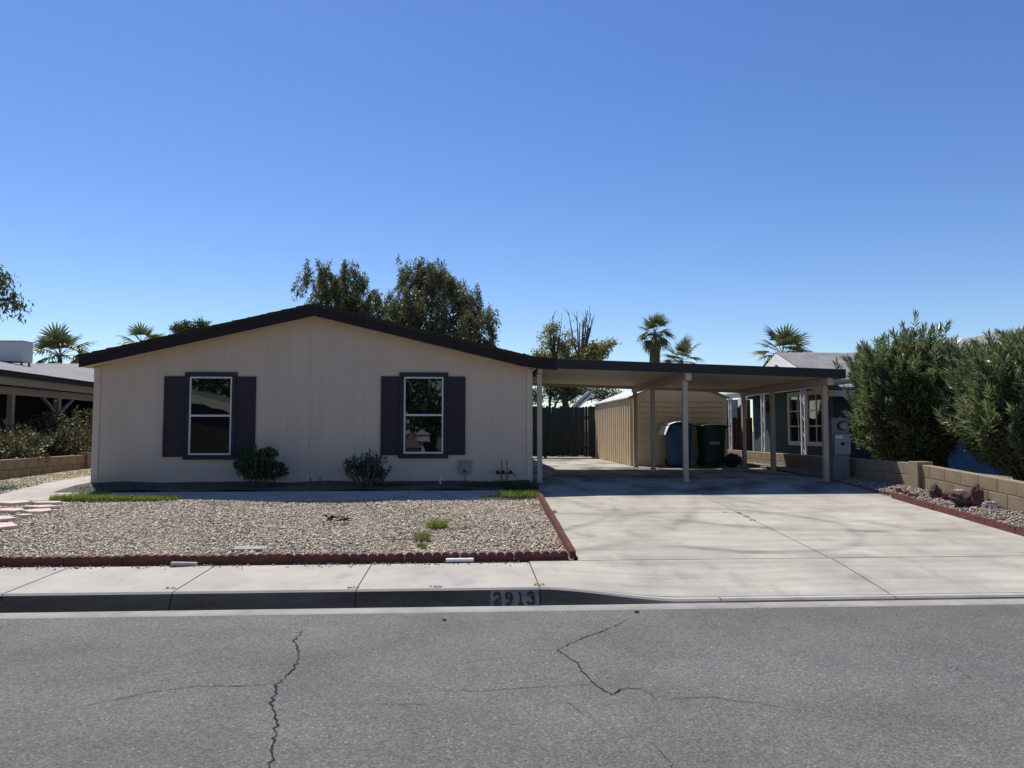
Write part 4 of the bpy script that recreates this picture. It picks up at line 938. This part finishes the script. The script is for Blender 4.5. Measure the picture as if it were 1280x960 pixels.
# ================================================================== NEIGHBOUR ON THE LEFT
nl_ = tag(empty('neighbouring_house', (-15, 22, .7)), 'low house with grey roof and open timber carport behind the bushes', 'house')
ex = -10.45; ze = 2.93
MB().hexa([(ex, 9, ze), (ex, 30, ze-.06), (-14.6, 30, 3.72), (-14.6, 9, 3.72)], [(ex, 9, ze+.07), (ex, 30, ze+.01), (-14.6, 30, 3.79), (-14.6, 9, 3.79)]).build('roof', M['shingle_grey'], nl_)
MB().hexa([(-23, 23.6, 2.9), (-9.6, 23.6, 2.9), (-9.6, 31, 4.16), (-23, 31, 4.16)], [(-23, 23.6, 2.98), (-9.6, 23.6, 2.98), (-9.6, 31, 4.24), (-23, 31, 4.24)]).build('rear_roof', M['shingle_grey'], nl_)
MB().hexa([(-14.6, 9, 3.72), (-14.6, 30, 3.72), (-19, 30, 2.9), (-19, 9, 2.9)], [(-14.6, 9, 3.79), (-14.6, 30, 3.79), (-19, 30, 2.97), (-19, 9, 2.97)]).build('roof', M['shingle_grey'], nl_)
MB().hexa([(ex-.02, 9, ze-.06), (ex+.05, 9, ze-.06), (ex+.05, 30, ze-.12), (ex-.02, 30, ze-.12)], [(ex-.02, 9, ze+.08), (ex+.05, 9, ze+.08), (ex+.05, 30, ze+.02), (ex-.02, 30, ze+.02)]).build('drip_edge', M['brown'], nl_)
MB().hexa([(ex-.14, 9, ze-.24), (ex-.03, 9, ze-.24), (ex-.03, 30, ze-.30), (ex-.14, 30, ze-.30)], [(ex-.14, 9, ze-.02), (ex-.03, 9, ze-.02), (ex-.03, 30, ze-.08), (ex-.14, 30, ze-.08)]).build('fascia_beam', M['wood_tan'], nl_)
MB().box(ex-.36, ex-.24, 9, 30, ze-.47, ze-.29).build('carrying_beam', M['wood_tan'], nl_)
for Y in (13.2, 18.9, 21.0):
    MB().box(ex-.35, ex-.23, Y-.06, Y+.06, .6, ze-.47).build('post', M['wood_tan'], nl_)
for s in (-1, 1):
    slab = MB().hexa([(ex-.33, 21.0-.05+s*.05, 2.05), (ex-.25, 21.0-.05+s*.05, 2.05), (ex-.25, 21.0+.05+s*.05, 2.05), (ex-.33, 21.0+.05+s*.05, 2.05)],
                     [(ex-.33, 21.0-.05+s*.75, ze-.475), (ex-.25, 21.0-.05+s*.75, ze-.475), (ex-.25, 21.0+.05+s*.75, ze-.475), (ex-.33, 21.0+.05+s*.75, ze-.475)]); slab.build('brace', M['wood_tan'], nl_)
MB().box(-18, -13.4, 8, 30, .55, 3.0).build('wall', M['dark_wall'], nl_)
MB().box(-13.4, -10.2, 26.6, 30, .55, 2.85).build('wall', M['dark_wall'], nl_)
cl = tag(empty('evaporative_cooler', (-14.5, 25.6, 3.72)), 'boxy pale evaporative cooler sitting on the grey roof', 'cooler')
cb = MB().box(-14.90, -13.90, 25.0, 25.58, 3.78, 4.42).build('cabinet', M['cooler'], cl, .02)
MB().box(-14.92, -13.88, 24.98, 25.60, 4.42, 4.45).build('top_cover', M['cooler'], cl, .006)
for a in (-14.85, -14.0):
    for b_ in (25.05, 25.48): MB().box(a, a+.05, b_, b_+.05, 3.55, 3.78).build('leg', M['grey_metal'], cl)

# ================================================================== NEIGHBOUR ON THE RIGHT
nr = tag(empty('neighbouring_house', (11, 20, .66)), 'teal sided house with grey shingle gable and white rake trim', 'house')
GX = 9.75; py0, py1, ridge, eave = 19.9, 25.6, 3.93, 2.86; pm = (py0+py1)/2
MB().prism([(py0, .5), (py1, .5), (py1, eave-.1), (pm, ridge-.12), (py0, eave-.1)], 'x', GX+.02, 20).build('wall', M['teal'], nr)
x = GX+.02
while x < 14: MB().box(x, x+.022, py0-.014, py0+.001, .5, eave-.15).build('batten', M['teal'], nr); x += .30
for s, a in ((-1, py0-.45), (1, py1+.45)):
    sl = (ridge-eave)/(pm-py0); za = eave - sl*.45
    MB().prism([(a, za), (pm, ridge), (pm, ridge+.06), (a, za+.06)], 'x', GX-.30, 20.3).build('roof_slope', M['shingle_grey'], nr)
    MB().prism([(a, za-.28), (pm, ridge-.30), (pm, ridge+.005), (a, za+.01)], 'x', GX-.335, GX-.302).build('rake_trim', M['white_paint'], nr)
MB().box(GX-.3, 20, py0-.48, py0-.452, eave-.36, eave-.20).build('eave_trim', M['white_paint'], nr)
MB().prism([(py0+.3, eave+.0), (py1-.3, eave+.0), (pm, ridge-.22)], 'x', GX-.01, GX+.019).build('gable_board', M['meter_light'], nr)
# side window with muntins
wv = MB()
wy0, wy1, wz0, wz1 = 20.25, 22.55, 1.30, 2.62
wv.box(GX-.03, GX+.018, wy0-.12, wy1+.12, wz0-.12, wz0).box(GX-.03, GX+.018, wy0-.12, wy1+.12, wz1, wz1+.12).box(GX-.03, GX+.018, wy0-.12, wy0, wz0, wz1).box(GX-.03, GX+.018, wy1, wy1+.12, wz0, wz1)
wn_ = wv.build('window', M['white_paint'], nr)
me = bpy.data.meshes.new('pane'); me.from_pydata([(GX+.005, wy0, wz0), (GX+.005, wy1, wz0), (GX+.005, wy1, wz1), (GX+.005, wy0, wz1)], [], [(3, 2, 1, 0)]); link('pane', me, M['glass'], wn_)
mt = MB(); ymid = (wy0+wy1)/2; mt.box(GX-.022, GX+.004, ymid-.09, ymid+.09, wz0, wz1)
for q in (.25, .75): yq = wy0+(wy1-wy0)*q; mt.box(GX-.012, GX+.004, yq-.022, yq+.022, wz0, wz1)
for q in (1/3, 2/3): zq = wz0+(wz1-wz0)*q; mt.box(GX-.011, GX+.003, wy0, wy1, zq-.016, zq+.016)
mt.build('muntins', M['white_paint'], wn_)
# porch roof and paired iron posts behind the low wall
MB().hexa([(8.05, 17.3, 2.72), (GX, 17.3, 2.80), (GX, 25, 2.80), (8.05, 25, 2.72)], [(8.05, 17.3, 2.77), (GX, 17.3, 2.85), (GX, 25, 2.85), (8.05, 25, 2.77)]).build('porch_roof', M['white_paint'], nr)
MB().box(8.10, 8.20, 17.35, 24.9, 2.60, 2.719).build('porch_beam', M['white_paint'], nr)
for Y in (18.1, 20.6, 23.2):
    for dy in (-.10, .10): MB().box(8.13, 8.17, Y+dy-.02, Y+dy+.02, .64, 2.60).build('porch_post', M['white_paint'], nr)
    for q in range(4): MB().tube([(8.15, Y-.08, 1.0+q*.4), (8.15, Y+.08, 1.2+q*.4)], .008, 5).build('post_scroll', M['white_paint'], nr)
MB().box(8.05, GX, 17.3, 25.6, .55, .62).build('porch_floor', M['concrete'], nr)
# right-hand wing
MB().box(11.9, 18, 11.2, 19.5, .5, 3.05).build('wing_wall', M['blue_siding_shaded'], nr)
for (xa, za, xb, zb) in ((11.45, 3.02, 14.0, 4.12), (18.4, 3.02, 14.0, 4.12)):
    MB().prism([(xa, za), (xb, zb), (xb, zb+.07), (xa, za+.07)], 'y', 10.8, 21.5).build('wing_roof', M['shingle_brown'], nr)
MB().box(11.42, 11.449, 10.8, 21.5, 2.88, 3.08).build('wing_fascia', M['brown'], nr)
# yard behind
bf = tag(empty('board_fence', (8.6, 26.2, .7)), 'dark brown board fence behind the porch of the teal house', 'fence')
x = 7.0
while x < 9.9:
    box('board', M['brown_fence'], bf, x, x+.135, 26.2, 26.22, .62, 2.05+random.uniform(-.02, .02)); x += .142
gs = tag(empty('slatted_shed', (8.8, 27.6, .7)), 'pale slatted screen standing behind the dark brown fence', 'screen')
x = 7.0
while x < 10.4:
    box('slat', M['carport'] if int(x*7) % 3 else M['brown_fence'], gs, x, x+.12, 27.6, 27.63, .7, 2.75); x += .123
hp = tag(empty('hanging_plant', (8.6, 21.5, 2.25)), 'hanging plant basket under the porch roof', 'hanging plant')
MB().tube([(8.6, 21.5, 2.12), (8.6, 21.5, 2.3)], [.09, .15], 12).build('basket', M['brown_fence'], hp)
for a in (0, 2.1, 4.2): MB().tube([(8.6+.14*math.cos(a), 21.5+.14*math.sin(a), 2.29), (8.6, 21.5, 2.72)], .005, 4).build('chain', M['black'], hp)
V, F = leaf_blob([(8.6, 21.5, 2.3)], [(.24, .24, .14)], 500, .08, .03, -.2, .3); link('foliage', npmesh('foliage', V, F), M['dark_leaf'], hp)

# ================================================================== ACROSS THE STREET (seen in the window panes)
ac = tag(empty('opposite_house', (-19, -20, .12)), 'house across the street reflected in the window panes', 'house')
az_ = lambda x: 4.75 - .237*abs(x+20.5)
MB().prism([(-26, .1), (-13, .1), (-13, az_(-13)-.25), (-20.5, 4.5), (-26, az_(-26)-.25)], 'y', -34, -20).build('wall', M['brown_fence'], ac)  # dark brown stands in for carport shade on this front
for xa, xb in ((-26.6, -20.5), (-20.5, -12.4)):
    MB().prism([(xa, az_(xa)-.55), (xb, az_(xb)-.55), (xb, az_(xb)), (xa, az_(xa))], 'y', -19.4, -19.3).build('rake_board', M['cooler'], ac)
    MB().prism([(xa, az_(xa)-.05), (xb, az_(xb)-.05), (xb, az_(xb)+.02), (xa, az_(xa)+.02)], 'y', -34, -19.4).build('roof', M['shingle_grey'], ac)
limb_tree('opposite_tree', 'dark tree across the street reflected in the window panes', -2.5, -27, .12, 3, .4, [(-3, -27, 5.5, 4.6, 3.2), (-8, -28, 5, 4, 3.2), (3, -28, 5, 4, 3), (-20, -38, 7, 6, 4), (-14, -37, 6, 5, 4), (-2, -26, 2.5, 3, 1.6), (-28, -38, 6, 6, 4)], 'dark_leaf', 16000, .5, .28, 0, 14)
pw = tag(empty('opposite_wall', (-4.2, -15, .12)), 'pale garden wall across the street reflected in the window', 'wall')
MB().box(-5.2, -3.55, -15.3, -15.1, .1, 2.2).build('wall', M['cooler'], pw)
mb_ = tag(empty('mailbox', (-1.85, -5.0, .15)), 'white mailbox on a post reflected in the lower window pane', 'mailbox')
MB().box(-1.90, -1.80, -5.05, -4.95, .15, 1.15).build('post', M['white_paint'], mb_); MB().box(-2.12, -1.58, -5.15, -4.8, 1.15, 1.45).build('box', M['white_paint'], mb_)
MB().prism([(-2.2, 1.45), (-1.5, 1.45), (-1.85, 1.68)], 'y', -5.2, -4.75).build('roof', M['white_paint'], mb_)
